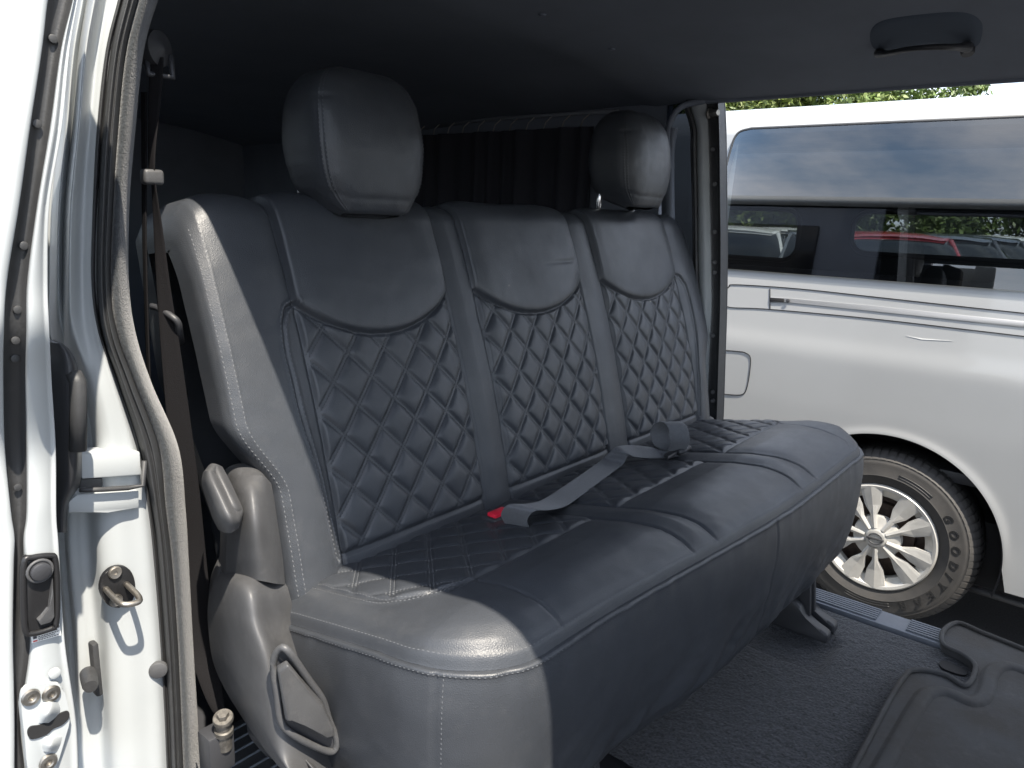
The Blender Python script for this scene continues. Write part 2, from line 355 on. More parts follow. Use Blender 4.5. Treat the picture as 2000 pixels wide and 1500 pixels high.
arcl = np.concatenate([[0], np.cumsum(np.linalg.norm(np.diff(prof, axis=0), axis=1))]); ZN = .93+arcl*.0  # nominal height coordinate
ZN = np.concatenate([zz, zz[-1]+np.cumsum(np.linalg.norm(np.diff(np.concatenate([front[-1:], arc, back]), axis=0), axis=1))])
th = np.linspace(0, np.pi/2, 8)
capd = np.linspace(.050, ER, 7)[:-1]
cx0 = [XN-.004*math.sin((.05-d)/.03*math.pi/1.0) for d in capd]
colX = np.concatenate([np.full(6, XN), XN+ER*(1-np.sin(th)), np.arange(XN+ER+STEP, XF-ER, STEP), XF-ER*(1-np.sin(th[::-1])), np.full(6, XF)])
colD = np.concatenate([capd, ER*(1-np.cos(th))[::-1], np.zeros(len(np.arange(XN+ER+STEP, XF-ER, STEP))), ER*(1-np.cos(th)), capd[::-1]])
colX[6:14] = XN+ER-ER*np.cos(np.linspace(0, np.pi/2, 8)); colD[6:14] = ER-ER*np.sin(np.linspace(0, np.pi/2, 8))
colX[-14:-6] = (XF-ER+ER*np.cos(np.linspace(0, np.pi/2, 8)))[::-1]; colD[-14:-6] = (ER-ER*np.sin(np.linspace(0, np.pi/2, 8)))[::-1]
NC = len(colX)
gx, gz = np.meshgrid(colX, ZN, indexing='ij'); gz = gz.copy()          # columns x rows
PY = prof[None, :, 0]-pn[None, :, 0]*colD[:, None]; PZ = prof[None, :, 1]-pn[None, :, 1]*colD[:, None]
e = np.minimum(gx-XN, XF-gx)
# rounded top corners
rc = .055; drop = np.where(e < rc, rc-np.sqrt(np.maximum(rc**2-(rc-e)**2, 0)), 0)*.75
PZ = PZ-drop*sstep((PZ-1.38)/.13)
# narrower low down, where the hinge covers sit
sh = .042*sstep((1.225-PZ)/.10)
PX = gx+sh*sstep((XN+.13-gx)/.13)-sh*sstep((gx-XF+.13)/.13)-.015*sstep((gx-XF+.2)/.2)*sstep((1.2-PZ)/.2)
SM = []                                                             # smile curves
def smile(i, X):
    a, b = (BX[0], BX[1]) if i == 0 else (BX[2], BX[3]) if i == 1 else (BX[4], BX[5])
    t = np.clip((X-a)/(b-a), 0, 1); dip = (.052, .050, .050)[i]
    return (1.362, 1.362, 1.362)[i]-dip*(4*t*(1-t))**.85
ZB = 1.024
BOLN = [(.380, 1.362), (.362, 1.355), (.350, 1.335), (.345, 1.30), (.347, 1.22), (.354, 1.12), (.366, 1.02)]
BOLF = [(1.475, 1.362), (1.494, 1.355), (1.507, 1.335), (1.512, 1.30), (1.510, 1.22), (1.503, 1.12), (1.488, 1.02)]
QX, QZ = .067, .072
def quilt(X, Z, amp, ox=0., oz=0.):
    p, q = (X-ox)/QX+(Z-oz)/QZ, (X-ox)/QX-(Z-oz)/QZ
    dp, dq = np.abs(p-np.round(p))*.0490, np.abs(q-np.round(q))*.0490
    d = np.minimum(dp, dq)
    puff = (1-np.exp(-(np.maximum(dp-.0015, 0)/.0048)))*(1-np.exp(-(np.maximum(dq-.0015, 0)/.0048)))
    irregular = 1+.75*vnoise(X, Z, .05, 11)
    return amp*puff*irregular-.0009*np.exp(-((d-.0024)/.0011)**2)+.0005*np.exp(-(d/.0012)**2)
isfront = (np.arange(NB) < NFRONT)[None, :]*np.ones((NC, 1))
D = np.zeros_like(gx)
pan = np.full(gx.shape, -1)
for i, (a, b) in enumerate(((BX[0], BX[1]), (BX[2], BX[3]), (BX[4], BX[5]))): pan[(gx >= a) & (gx < b)] = i
dse = np.min([np.abs(gx-s) for s in BX], axis=0)
D += -.0040*np.exp(-(dse/.0030)**2)+.004*(1-np.exp(-(dse/.022)**2))
dist_edge = .004-.004*np.exp(-(dse/.022)**2)
for i in range(3):
    k = pan == i; zs = smile(i, gx); s = gz-zs
    up = 1/(1+np.exp(-np.clip(s/.0009, -30, 30)))
    D += np.where(k, up*(.0065+.005*(1-np.exp(-np.maximum(s, 0)/.02))-.004*np.exp(-np.maximum(s, 0)/.003)), 0)
    D += np.where(k, -.0035*np.exp(-((s+.002)/.0025)**2), 0)
    inq = k & (s < 0) & (gz > ZB)
    fade = sstep(-s/.008)*sstep((gz-ZB)/.010)*sstep(dse/.006)
    D += np.where(inq, fade*quilt(gx, gz, .0048, ox=(.378, .742, 1.142)[i], oz=1.0), 0)
    D += np.where(k & (gz > ZB-.02) & (s < 0), -.003*np.exp(-((gz-ZB)/.003)**2), 0)
dbn = np.minimum(dpoly(gx, gz, BOLN), dpoly(gx, gz, BOLF))
D += -.0032*np.exp(-(dbn/.0022)**2)+.0016*np.exp(-((dbn-.005)/.003)**2)
# bolsters swell, stripes stay flat
bulge = np.where(gx < BX[0], np.sin(np.pi*np.clip((gx-XN)/(BX[0]-XN), 0, 1)), np.where(gx > BX[5], np.sin(np.pi*np.clip((XF-gx)/(XF-BX[5]), 0, 1)), 0))
D += .006*bulge
# edge seam of the near and far boxing
dedge = np.minimum(np.abs(gx-(XN+.012)), np.abs(gx-(XF-.012)))
D += -.0022*np.exp(-(dedge/.0016)**2)+.0012*np.exp(-((dedge-.0042)/.002)**2)
# slack in the cover
D += .0026*vnoise(gx, gz, .11, 21)+.0008*vnoise(gx*1.0, gz*2.2, .05, 22)+.0003*vnoise(gx, gz, .017, 23)
D += -.0022*np.exp(-((gz-1.395-.03*(gx-.9))/.004)**2)*sstep((gx-.93)/.08)*sstep((1.06-gx)/.03)      # crease in the middle panel
D += .0007*vnoise(gx*3.0, gz, .016, 24)*np.exp(-dse/.012)+.0014*vnoise(gx, gz, .013, 25)*np.exp(-dbn/.010)
for i in range(3):
    D += np.where(pan == i, .0016*vnoise(gx, gz*.4, .015, 26)*np.exp(-np.abs(gz-smile(i, gx))/.016), 0)
D *= isfront
BP = np.stack([PX, PY+pn[None, :, 0]*D, PZ+pn[None, :, 1]*D], -1)
BN = -gnormals(BP)
fx = (gx[:-1, :-1]+gx[1:, 1:])/2; fz = (gz[:-1, :-1]+gz[1:, 1:])/2
cls = np.zeros(fx.shape, int)
for i, (a, b) in enumerate(((BX[0], BX[1]), (BX[2], BX[3]), (BX[4], BX[5]))):
    k = (fx >= a) & (fx < b) & (np.arange(NB-1)[None, :] < NFRONT-1)
    cls[k & (fz >= smile(i, fx))] = 1+i; cls[k & (fz < smile(i, fx)) & (fz >= ZB)] = 4+i; cls[k & (fz < ZB)] = 7
k = (np.arange(NB-1)[None, :] < NFRONT-1)
cls[k & (fx >= BX[1]) & (fx < BX[2])] = 8; cls[k & (fx >= BX[3]) & (fx < BX[4])] = 9
names = {0: 'backrest', 1: 'upper_panel', 2: 'upper_panel', 3: 'upper_panel', 4: 'quilted_panel', 5: 'quilted_panel', 6: 'quilted_panel', 7: 'lower_strip', 8: 'centre_strip', 9: 'centre_strip'}
made = split(BP, [0], cls, names, 'leather', seat); backrest = made[0]
split(BP, range(1, 10), cls, names, 'leather', backrest)
def bs(X, Z):
    """point and normal on the back's front surface"""
    i = np.interp(X, colX[10:-10], np.arange(10, NC-10)); j = np.interp(Z, ZN[:NFRONT], np.arange(NFRONT))
    i0, j0 = np.minimum(i.astype(int), NC-2), np.minimum(j.astype(int), NB-2); f, g_ = (i-i0)[:, None], (j-j0)[:, None]
    def bl(A): return (A[i0, j0]*(1-f)+A[i0+1, j0]*f)*(1-g_)+(A[i0, j0+1]*(1-f)+A[i0+1, j0+1]*f)*g_
    return bl(BP), bl(BN)
def orient(P_, N_, ref):
    s = np.sign((N_*(ref-P_)).sum(1, keepdims=True)); return P_, N_*s
def bline(pts, n=None):
    pl = np.asarray(pts, float); L_ = np.linalg.norm(np.diff(pl, axis=0), axis=1); s = np.concatenate([[0], np.cumsum(L_)])
    q = np.linspace(0, s[-1], max(4, int(s[-1]/.003))); P_, N_ = bs(np.interp(q, s, pl[:, 0]), np.interp(q, s, pl[:, 1]))
    return orient(P_, N_, CAM)
def offs(pts, d):
    p = np.asarray(pts, float); t = np.gradient(p, axis=0); t /= np.linalg.norm(t, axis=1, keepdims=True)+1e-9
    return p+d*np.stack([-t[:, 1], t[:, 0]], 1)
def quilt_lines(x0, x1, zlo, zhi, ox, oz, dbl=.0024):
    """double stitch lines of the diamond lattice inside x0..x1, zlo..zhi(X)"""
    res = []
    for fam in (1, -1):
        for kk in range(-40, 60):
            # X/QX + fam*Z/QZ = kk
            Xs = np.arange(x0+.003, x1-.003, .002); Zs = fam*(kk-(Xs-ox)/QX)*QZ+oz
            ok = (Zs > zlo+.004) & (Zs < (zhi(Xs)-.004))
            if ok.sum() < 4: continue
            idx = np.where(ok)[0]
            for run in np.split(idx, np.where(np.diff(idx) > 1)[0]+1):
                if len(run) < 4: continue
                for s in (-1, 1): res.append(offs(np.stack([Xs[run], Zs[run]], 1), s*dbl))
    return res
ln = []
for i, (a, b) in enumerate(((BX[0], BX[1]), (BX[2], BX[3]), (BX[4], BX[5]))):
    for l in quilt_lines(a, b, ZB, lambda x, i=i: smile(i, x), a, 1.0): ln.append(bline(l))
stitches('quilt_stitching', ln, 'thread', backrest, pitch=.0046, ln=.0034, wd=.00060)
ln = []
for pl in (BOLN, BOLF):
    for s in (-1, 1): ln.append(bline(offs(cr1(np.array(pl), 60), s*.0048)))
for Xe, sg in ((XN, 1), (XF, -1)):
    for d in (.006, .0175): ln.append(bline([(Xe+sg*d, z) for z in np.linspace(.96, 1.478, 60)]))
stitches('edge_stitching', ln, 'thread_light', backrest, pitch=.0066, ln=.0044, wd=.0010)

# ---- cushion
CXN, CXF, CR = .276, 1.555, .115
CSTEP = .0027
def yfr(X):
    base = .432-.046*sstep((X-.36)/.75)
    en, ef = X-CXN, CXF-X
    r1 = np.where(en < CR, CR-np.sqrt(np.maximum(CR**2-(CR-np.clip(en, 0, CR))**2, 0)), 0)
    r2 = np.where(ef < CR, CR-np.sqrt(np.maximum(CR**2-(CR-np.clip(ef, 0, CR))**2, 0)), 0)
    return base+r1+r2
a_ = CXN+CR*(1-np.cos(np.linspace(0, np.pi/2, 60)))
cX = np.concatenate([a_, np.arange(CXN+CR+CSTEP, CXF-CR, CSTEP), (CXF-CR*(1-np.cos(np.linspace(0, np.pi/2, 60))))[::-1]])
CYB = .87
tt = np.concatenate([np.linspace(0, .06, 14)[:-1], np.linspace(.06, 1, 165)])
gX, gT = np.meshgrid(cX, tt, indexing='ij'); gF = yfr(gX); gY = gF+(CYB-gF)*gT
def zplan(Y): 
    return np.interp(Y, [.36, .42, .47, .52, .58, .66, .77, .87], [1.046, 1.051, 1.053, 1.051, 1.042, 1.026, 1.003, .985])
dd = np.minimum(np.minimum(gX-CXN, CXF-gX)*1.0, (gY-gF))
corner_n = np.hypot(np.maximum(CXN+CR-gX, 0), np.maximum(gF*0+.432+CR-gY, 0)); 
dcn = np.where((gX < CXN+CR) & (gY < .432+CR), CR-corner_n, 9); dd = np.minimum(dd, np.where(dcn < 9, np.maximum(dcn, 0), 9))
gZ = zplan(gY)-.032*np.exp(-np.maximum(dd, 0)/.028)
CS = [.686, .752, 1.070, 1.150]
def cshift(Y): return .036*sstep((.60-Y)/.18)
sX = gX-cshift(gY)
YQ = .566
CBN = [(.322, .80), (.322, .66), (.332, .615), (.356, .586), (.39, .571), (.414, YQ)]
CBF = [(1.510, .80), (1.510, .66), (1.502, .615), (1.485, .586), (1.465, .571), (1.45, YQ)]
CFN = [(.414, YQ), (.424, .50), (.430, .40)]; CFF = [(1.45, YQ), (1.44, .50), (1.43, .38)]
D = np.zeros_like(gX)
dst = np.min([np.abs(sX-s) for s in CS], axis=0)
D += -.0030*np.exp(-(dst/.0028)**2)+.0035*(1-np.exp(-(dst/.02)**2))
dbq = np.minimum(dpoly(gX, gY, CBN), dpoly(gX, gY, CBF)); dbf = np.minimum(dpoly(gX, gY, CFN), dpoly(gX, gY, CFF))
D += -.0025*np.exp(-(dbq/.0022)**2)+.0014*np.exp(-((dbq-.005)/.003)**2)-.0022*np.exp(-(dbf/.0024)**2)
cp = [(.414, CS[0]), (CS[1], CS[2]), (CS[3], 1.45)]
def inleft(X, Y): return X > np.interp(Y, [YQ, .571, .586, .615, .66, .9], [.414, .39, .356, .332, .322, .322])
def inright(X, Y): return X < np.interp(Y, [YQ, .571, .586, .615, .66, .9], [1.45, 1.465, 1.485, 1.502, 1.51, 1.51])
inq = (gY > YQ) & inleft(gX, gY) & inright(gX, gY) & ~((sX > CS[0]) & (sX < CS[1])) & ~((sX > CS[2]) & (sX < CS[3]))
D += np.where(inq, sstep((gY-YQ)/.01)*sstep(dst/.006)*sstep(dbq/.008)*quilt(gX, gY, .0034, ox=.378, oz=.60), 0)
seamq = np.where(inleft(gX, gY+.01) & inright(gX, gY+.01) & ~((sX > CS[0]) & (sX < CS[1])) & ~((sX > CS[2]) & (sX < CS[3])), np.exp(-((gY-YQ)/.0026)**2), 0)
D += -.0025*seamq
D += .005*np.exp(-((gY-.49)/.05)**2)*(1-np.exp(-(np.minimum(dst, dbf)/.035)**2))
D += .003*vnoise(gX, gY, .10, 31)+.0009*vnoise(gX*1.6, gY, .045, 32)+.0003*vnoise(gX, gY, .015, 33)
dsm = np.maximum(dd, 0)
D += .0020*vnoise(gX+gY, gX*0+dsm*.5, .016, 34)*np.exp(-dsm/.02)+.0005*vnoise(gX, gY*2, .014, 35)*np.exp(-np.minimum(dst, dbf)/.012)
D *= sstep(dsm/.02+.05)
D += -.0035*np.exp(-(dsm/.0022)**2)+.0022*np.exp(-((dsm-.0055)/.003)**2)
CP = np.stack([gX, gY, gZ+D], -1); CN = gnormals(CP)
if CN[..., 2].mean() < 0: CN = -CN
fX, fY = (gX[:-1, :-1]+gX[1:, 1:])/2, (gY[:-1, :-1]+gY[1:, 1:])/2; fs = fX-cshift(fY)
cls = np.zeros(fX.shape, int); q = fY > YQ
xl = np.interp(fY, [.38, .50, YQ], [.430, .424, .414]); xr_ = np.interp(fY, [.38, .50, YQ], [1.43, 1.44, 1.45])
cls[~q & (fX > xl) & (fX < xr_)] = 1
cls[q & inleft(fX, fY) & inright(fX, fY)] = 4
for base in (1, 4):
    k = cls == base; cls[k & (fs > CS[1])] = base+1; cls[k & (fs > CS[3])] = base+2
cls[(cls == 0) & (fX > .9)] = 9; cls[(fs > CS[0]) & (fs < CS[1])] = 7; cls[(fs > CS[2]) & (fs < CS[3])] = 8
names = {0: 'cushion', 1: 'front_panel', 2: 'front_panel', 3: 'front_panel', 4: 'quilted_panel', 5: 'quilted_panel', 6: 'quilted_panel', 7: 'centre_strip', 8: 'centre_strip', 9: 'side_bolster'}
made = split(CP, [0], cls, names, 'leather', seat); cushion = made[0]
split(CP, range(1, 10), cls, names, 'leather', cushion)
def cs(X, Y):
    i = np.interp(X, cX, np.arange(len(cX))); F_ = yfr(np.asarray(X)); T_ = np.clip((Y-F_)/(CYB-F_), 0, 1); j = np.interp(T_, tt, np.arange(len(tt)))
    i0, j0 = np.minimum(i.astype(int), len(cX)-2), np.minimum(j.astype(int), len(tt)-2); f, g_ = (i-i0)[:, None], (j-j0)[:, None]
    def bl(A): return (A[i0, j0]*(1-f)+A[i0+1, j0]*f)*(1-g_)+(A[i0, j0+1]*(1-f)+A[i0+1, j0+1]*f)*g_
    return bl(CP), bl(CN)
def cline(pts):
    pl = np.asarray(pts, float); L_ = np.linalg.norm(np.diff(pl, axis=0), axis=1); s = np.concatenate([[0], np.cumsum(L_)])
    q_ = np.linspace(0, s[-1], max(4, int(s[-1]/.003))); return cs(np.interp(q_, s, pl[:, 0]), np.interp(q_, s, pl[:, 1]))
ln = []
for (a, b) in ((.335, CS[0]), (CS[1], CS[2]), (CS[3], 1.50)):
    for l in quilt_lines(a, b, YQ, lambda x: x*0+.80, .378, .60):
        k = inleft(l[:, 0]-.006, l[:, 1]) & inright(l[:, 0]+.006, l[:, 1]); l = l[k]
        if len(l) > 4: ln.append(cline(l))
stitches('quilt_stitching', ln, 'thread_light', cushion, pitch=.0046, ln=.0038, wd=.00075)
ln = [cline(offs(cr1(np.array(pl), 60), s*.0045)) for pl in (CBN, CBF) for s in (-1, 1)]
for (a, b) in ((.425, CS[0]-.003), (CS[1]+.008, CS[2]-.003), (CS[3]+.008, 1.44)):
    ln.append(cline([(x, YQ-.003) for x in np.linspace(a, b, 60)]))
stitches('edge_stitching', ln, 'thread_light', cushion, pitch=.0055, ln=.0042, wd=.0006)
# perimeter: outline of the seam, then the skirt hanging from it
oy = np.linspace(CYB, .432+CR, 110)[:-1]
O = np.concatenate([np.stack([np.full_like(oy, CXN), oy], 1), np.stack([cX, yfr(cX)], 1)[::1], np.stack([np.full_like(oy, CXF), oy[::-1]], 1)])
seg = np.linalg.norm(np.diff(O, axis=0), axis=1); keep = np.concatenate([[True], seg > 1e-5]); O = O[keep]
so_ = np.concatenate([[0], np.cumsum(np.linalg.norm(np.diff(O, axis=0), axis=1))]); ns_ = int(so_[-1]/.004); sq = np.linspace(0, so_[-1], ns_)
O = np.stack([np.interp(sq, so_, O[:, 0]), np.interp(sq, so_, O[:, 1])], 1)
To = np.gradient(O, axis=0); To /= np.linalg.norm(To, axis=1, keepdims=True); No = np.stack([To[:, 1], -To[:, 0]], 1)
if (No[0]*np.array([-1, 0])).sum() < 0: No = -No
Zo = zplan(O[:, 1])-.032
vv = np.concatenate([np.linspace(0, .03, 14)[:-1], np.linspace(.03, 1, 70)])
H = .262; under = .80
sk = np.zeros((ns_, len(vv), 3)); S_, V_ = np.meshgrid(sq, vv, indexing='ij')
depth = H*np.minimum(V_/under, 1); tuck = np.clip((V_-under)/(1-under), 0, 1)
o_ = .002+.011*np.sin(np.pi*np.clip(V_/under, 0, 1)**.6)-.012*np.clip(V_/under, 0, 1)**2-.018*sstep((V_/under-.8)/.2)-.10*tuck
dz = depth+.012*np.sin(tuck*np.pi/2)
o_ += -.0035*np.exp(-(depth/.0022)**2)+.0018*np.exp(-((depth-.0055)/.003)**2)
wr_ = sstep((V_-.25)/.5)
o_ += wr_*(.012*vnoise(S_, V_*.26+S_*.35, .075, 51)+.008*vnoise(S_*1.0+V_*.3, V_*.26, .035, 52)+.005*np.abs(vnoise(S_*.7+V_*.25, V_*.35-S_*.5, .03, 54)))+.0022*vnoise(S_, V_*.05, .016, 55)*np.exp(-depth/.025)+.0015*vnoise(S_, V_*.26, .03, 53)
# vertical seams in the skirt
s_near = sq[np.argmin(np.hypot(O[:, 0]-.305, O[:, 1]-.505))]; s_far = sq[np.argmin(np.hypot(O[:, 0]-.965, O[:, 1]-.39))]
sfar = s_far-.03*V_**2; snear = s_near+.004*V_
dv = np.minimum(np.abs(S_-snear), np.abs(S_-sfar)); o_ += -.0022*np.exp(-(dv/.002)**2)
sk[..., 0] = O[:, None, 0]+No[:, None, 0]*o_; sk[..., 1] = O[:, None, 1]+No[:, None, 1]*o_; sk[..., 2] = Zo[:, None]-dz-.0035*np.exp(-(depth/.002)**2)
grid('skirt', sk, 'leather', cushion)
SN = gnormals(sk)
def sline(idx_v): 
    P_ = sk[:, idx_v]; N_ = SN[:, idx_v]; s = np.sign((N_[:, :2]*No).sum(1, keepdims=True)); return P_, N_*s
jv = int(np.argmin(np.abs(depth[0]-.0065)))
Pt, Nt = cs(O[:, 0]-No[:, 0]*.0065, O[:, 1]-No[:, 1]*.0065)
st = [sline(jv), (Pt, Nt)]
i_ = int(np.argmin(np.abs(sq-s_near))); P_ = sk[i_+2, 4:]; st.append((P_, np.repeat(np.array([[No[i_, 0], No[i_, 1], 0]]), len(P_), 0)))
stitches('seam_stitching', st, 'thread_light', cushion, pitch=.0062, ln=.0043, wd=.0007)

# ---- seat frame under the cushion
tube('frame_tube', [(.36, .50, .80), (.9, .50, .79), (1.5, .50, .80)], .014, 'plastic_dark', seat)
tube('frame_tube', [(.36, .78, .80), (.9, .78, .79), (1.5, .78, .80)], .014, 'plastic_dark', seat)
box('seat_pan', (.33, .46, .80), (1.50, .86, .83), 'plastic_dark', seat, bevel=.01)
def leg(xc):
    yl = [(.455, .80), (.485, .80), (.465, .60), (.432, .60)]
    prism('leg', [(xc-.006, y_, z_) for y_, z_ in yl], (.012, 0, 0), 'plastic_dark', seat, bevel=.002)
    prism('leg', [(xc+.026, y_, z_) for y_, z_ in yl], (.012, 0, 0), 'plastic_dark', seat, bevel=.002)
    prof_ = [(.385, FZ+.002), (.515, FZ+.002), (.520, .625), (.500, .655), (.470, .660), (.452, .650), (.440, .622), (.400, .612), (.385, .605)]
    prism('floor_bracket', [(xc-.032, y_, z_) for y_, z_ in prof_], (.030, 0, 0), 'plastic_dark', seat, bevel=.006, seg=3)
    prism('floor_bracket', [(xc+.020, y_, z_) for y_, z_ in prof_], (.030, 0, 0), 'plastic_dark', seat, bevel=.006, seg=3)
leg(1.43); leg(.52)

# ---- headrests
def headrest(cx, seed, dz=0., sc=1., vsc=1.):
    zs = dz+np.array([1.477, 1.482, 1.494, 1.515, 1.545, 1.580, 1.615, 1.645, 1.668, 1.684, 1.693, 1.697])
    ws = np.array([.058, .066, .078, .094, .1035, .107, .106, .101, .090, .072, .046, .004])*sc
    fr = np.array([.872, .866, .862, .858, .856, .857, .862, .870, .880, .893, .908, .930])     # front Y
    bk = np.array([.900, .915, .950, .978, .990, .994, .992, .986, .976, .963, .950, .935])
    zs = (zs-1.587-dz)*vsc+1.587+dz; arr = cr1(np.stack([zs, ws, fr, bk], 1), 90)
    th = np.linspace(0, 2*np.pi, 160, endpoint=False); G = np.zeros((90, 160, 3)); n = 3.6
    c, s = np.cos(th), np.sin(th); ux = np.sign(c)*np.abs(c)**(2/n); uy = np.sign(s)*np.abs(s)**(2/n)
    for k in range(90):
        z, w_, f_, b_ = arr[k]; lean = 0
        G[k, :, 0] = cx+max(w_, .003)*ux; G[k, :, 1] = (f_+b_)/2+max((b_-f_)/2, .002)*uy; G[k, :, 2] = z-.006*(uy > 0)*np.abs(uy)*(k < 30)
    Nn = gnormals(G)
    ctr = np.array([cx, .925, 1.58+dz]); sg = np.sign((Nn*(G-ctr)).sum(-1, keepdims=True)); Nn = Nn*sg
    A, B = np.meshgrid(np.linspace(0, 1, 90), th, indexing='ij')
    d = np.zeros_like(A)
    seams = (math.radians(180+31), math.radians(360-31))
    for sa in seams:
        da = np.abs(B-sa)*.11; d += -.0022*np.exp(-(da/.0020)**2)+.0012*np.exp(-((da-.006)/.003)**2)
    zg = G[..., 2]
    d += -.002*np.exp(-((zg-dz-1.505-.25*np.maximum(np.abs(G[..., 0]-cx)-.055, 0))/.004)**2)*(uy[None, :] < -.3)*.5
    d += .0032*vnoise(G[..., 0]+seed, zg, .06, 61+seed)+.0010*vnoise(G[..., 0]*2, zg+seed, .03, 62)+.0008*vnoise(G[..., 0], zg, .012, 63)
    d += -.0018*np.exp(-((zg-dz-1.648-.1*(G[..., 0]-cx))/.003)**2)*np.exp(-((B-seams[0])/.35)**2)
    G = G+Nn*d[..., None]
    h = grid('headrest', G, 'leather', seat, cc=True)
    ln_ = []
    for sa in seams:
        for o in (-1, 1):
            j = int(round(((sa+o*.055) % (2*math.pi))/(2*math.pi)*160)) % 160; ln_.append((G[22:78, j], Nn[22:78, j]))
    k0 = int(np.argmin(np.abs(arr[:, 0]-dz-1.512)))
    stitches('headrest_stitching', ln_, 'thread_light', h, pitch=.0060, ln=.0040, wd=.0008)
    for sx in (-.075, .075): tube('post', [(cx+sx, .958, 1.46), (cx+sx, .950, 1.60)], .0065, 'chrome', h)
headrest(.528, 0, .0, .94, .94); headrest(1.318, 5, .036, .98, .96)

# ---- plastic covers, lever and handle at the near end
def pxrows(rows): return [[at(x, y, 0, X_) for (x, y, X_) in r] for r in rows]
patch('side_cover', pxrows([
    [(444, 1108, .262), (470, 1112, .246), (498, 1122, .240), (530, 1136, .262), (562, 1148, .292)],
    [(422, 1132, .240), (458, 1140, .214), (492, 1155, .212), (530, 1166, .246), (568, 1172, .290)],
    [(406, 1182, .232), (450, 1195, .206), (496, 1212, .204), (535, 1215, .242), (580, 1218, .290)],
    [(408, 1240, .230), (455, 1255, .204), (512, 1268, .202), (552, 1266, .240), (600, 1276, .290)],
    [(416, 1292, .230), (465, 1310, .204), (524, 1322, .202), (570, 1322, .240), (622, 1334, .290)],
    [(436, 1340, .230), (480, 1362, .204), (534, 1375, .202), (590, 1388, .240), (640, 1398, .290)],
    [(472, 1400, .230), (505, 1420, .204), (545, 1435, .202), (605, 1448, .240), (654, 1456, .290)],
    [(520, 1468, .230), (540, 1482, .204), (565, 1495, .202), (615, 1505, .240), (666, 1520, .290)],
    [(600, 1560, .230), (610, 1570, .204), (630, 1580, .202), (650, 1590, .240), (680, 1600, .290)]]), 70, 44, 'plastic', seat, back=(.03, .05, 0))
patch('hinge_cover', pxrows([
    [(446, 948, .262), (462, 936, .255), (485, 930, .258), (512, 930, .272), (530, 945, .290)],
    [(446, 968, .250), (468, 962, .238), (492, 958, .240), (516, 962, .262), (535, 972, .290)],
    [(444, 1020, .240), (470, 1018, .228), (498, 1014, .230), (524, 1020, .256), (543, 1026, .290)],
    [(442, 1080, .240), (472, 1080, .228), (502, 1076, .230), (532, 1084, .256), (552, 1088, .290)],
    [(440, 1130, .244), (474, 1132, .232), (506, 1134, .234), (538, 1140, .258), (557, 1142, .290)]]), 40, 30, 'plastic', seat, back=(.02, .05, 0))
patch('recline_lever', pxrows([
    [(396, 924, .205), (402, 920, .196), (412, 921, .198), (424, 926, .210)],
    [(394, 945, .204), (404, 944, .190), (420, 944, .192), (436, 948, .208)],
    [(404, 980, .204), (415, 980, .188), (436, 980, .190), (453, 984, .208)],
    [(415, 1012, .204), (428, 1014, .188), (449, 1012, .190), (466, 1014, .208)],
    [(426, 1034, .208), (438, 1040, .196), (452, 1040, .196), (466, 1032, .212)]]), 30, 20, 'plastic', seat, back=(.018, .02, 0))
tube('lever_pivot', [at(440, 985, 0, .212), at(462, 990, 0, .25)], .010, 'plastic_dark', seat)
# recessed handle in the side cover
rim = [(532, 1290), (545, 1262), (562, 1268), (600, 1322), (628, 1362), (640, 1400), (655, 1440), (648, 1462), (620, 1455), (575, 1432), (548, 1405), (540, 1350)]
rp_ = cr1(np.array([at(x, y, 0, np.interp(x, [530, 560, 600, 655], [.198, .206, .231, .270])) for x, y in rim]), 60, closed=True)
prism('handle_recess', [p+np.array([-.001, -.004, 0]) for p in rp_], (.003, .004, 0), 'plastic_dark', seat, bevel=0)
tube('recess_rim', [p+np.array([-.002, -.005, 0]) for p in rp_], .0042, 'plastic', seat, closed=True)
hd = [(536, 1300), (556, 1288), (590, 1330), (625, 1368), (645, 1410), (648, 1428), (630, 1432), (590, 1405), (570, 1390), (562, 1400), (552, 1396)]
hp_ = [at(x, y, 0, np.interp(x, [530, 560, 600, 655], [.198, .206, .231, .270])-.004) for x, y in hd]
prism('release_handle', [p+np.array([-.004, -.012, 0]) for p in hp_], (.006, .012, 0), 'plastic', seat, bevel=.003, seg=3)
# small catch beside the back
cp_ = cr1(np.array([at(296, 598, 0, .225), at(312, 603, 0, .225), at(335, 618, 0, .23), at(347, 630, 0, .235), at(350, 650, 0, .24), at(353, 668, 0, .25)]), 24)
tube('catch_lever', cp_, np.linspace(.004, .005, 24), 'plastic_dark', seat)
# far end hinge cover
patch('hinge_cover', [[at(x, y, 0, X_) for x, y, X_ in r] for r in (
    [(1366, 824, 1.50), (1378, 812, 1.53), (1392, 815, 1.56), (1396, 822, 1.58)],
    [(1355, 842, 1.50), (1375, 838, 1.52), (1395, 836, 1.55), (1400, 842, 1.58)],
    [(1345, 860, 1.50), (1375, 860, 1.52), (1395, 860, 1.55), (1402, 866, 1.58)])], 14, 14, 'plastic', seat, back=(.0, .06, 0))

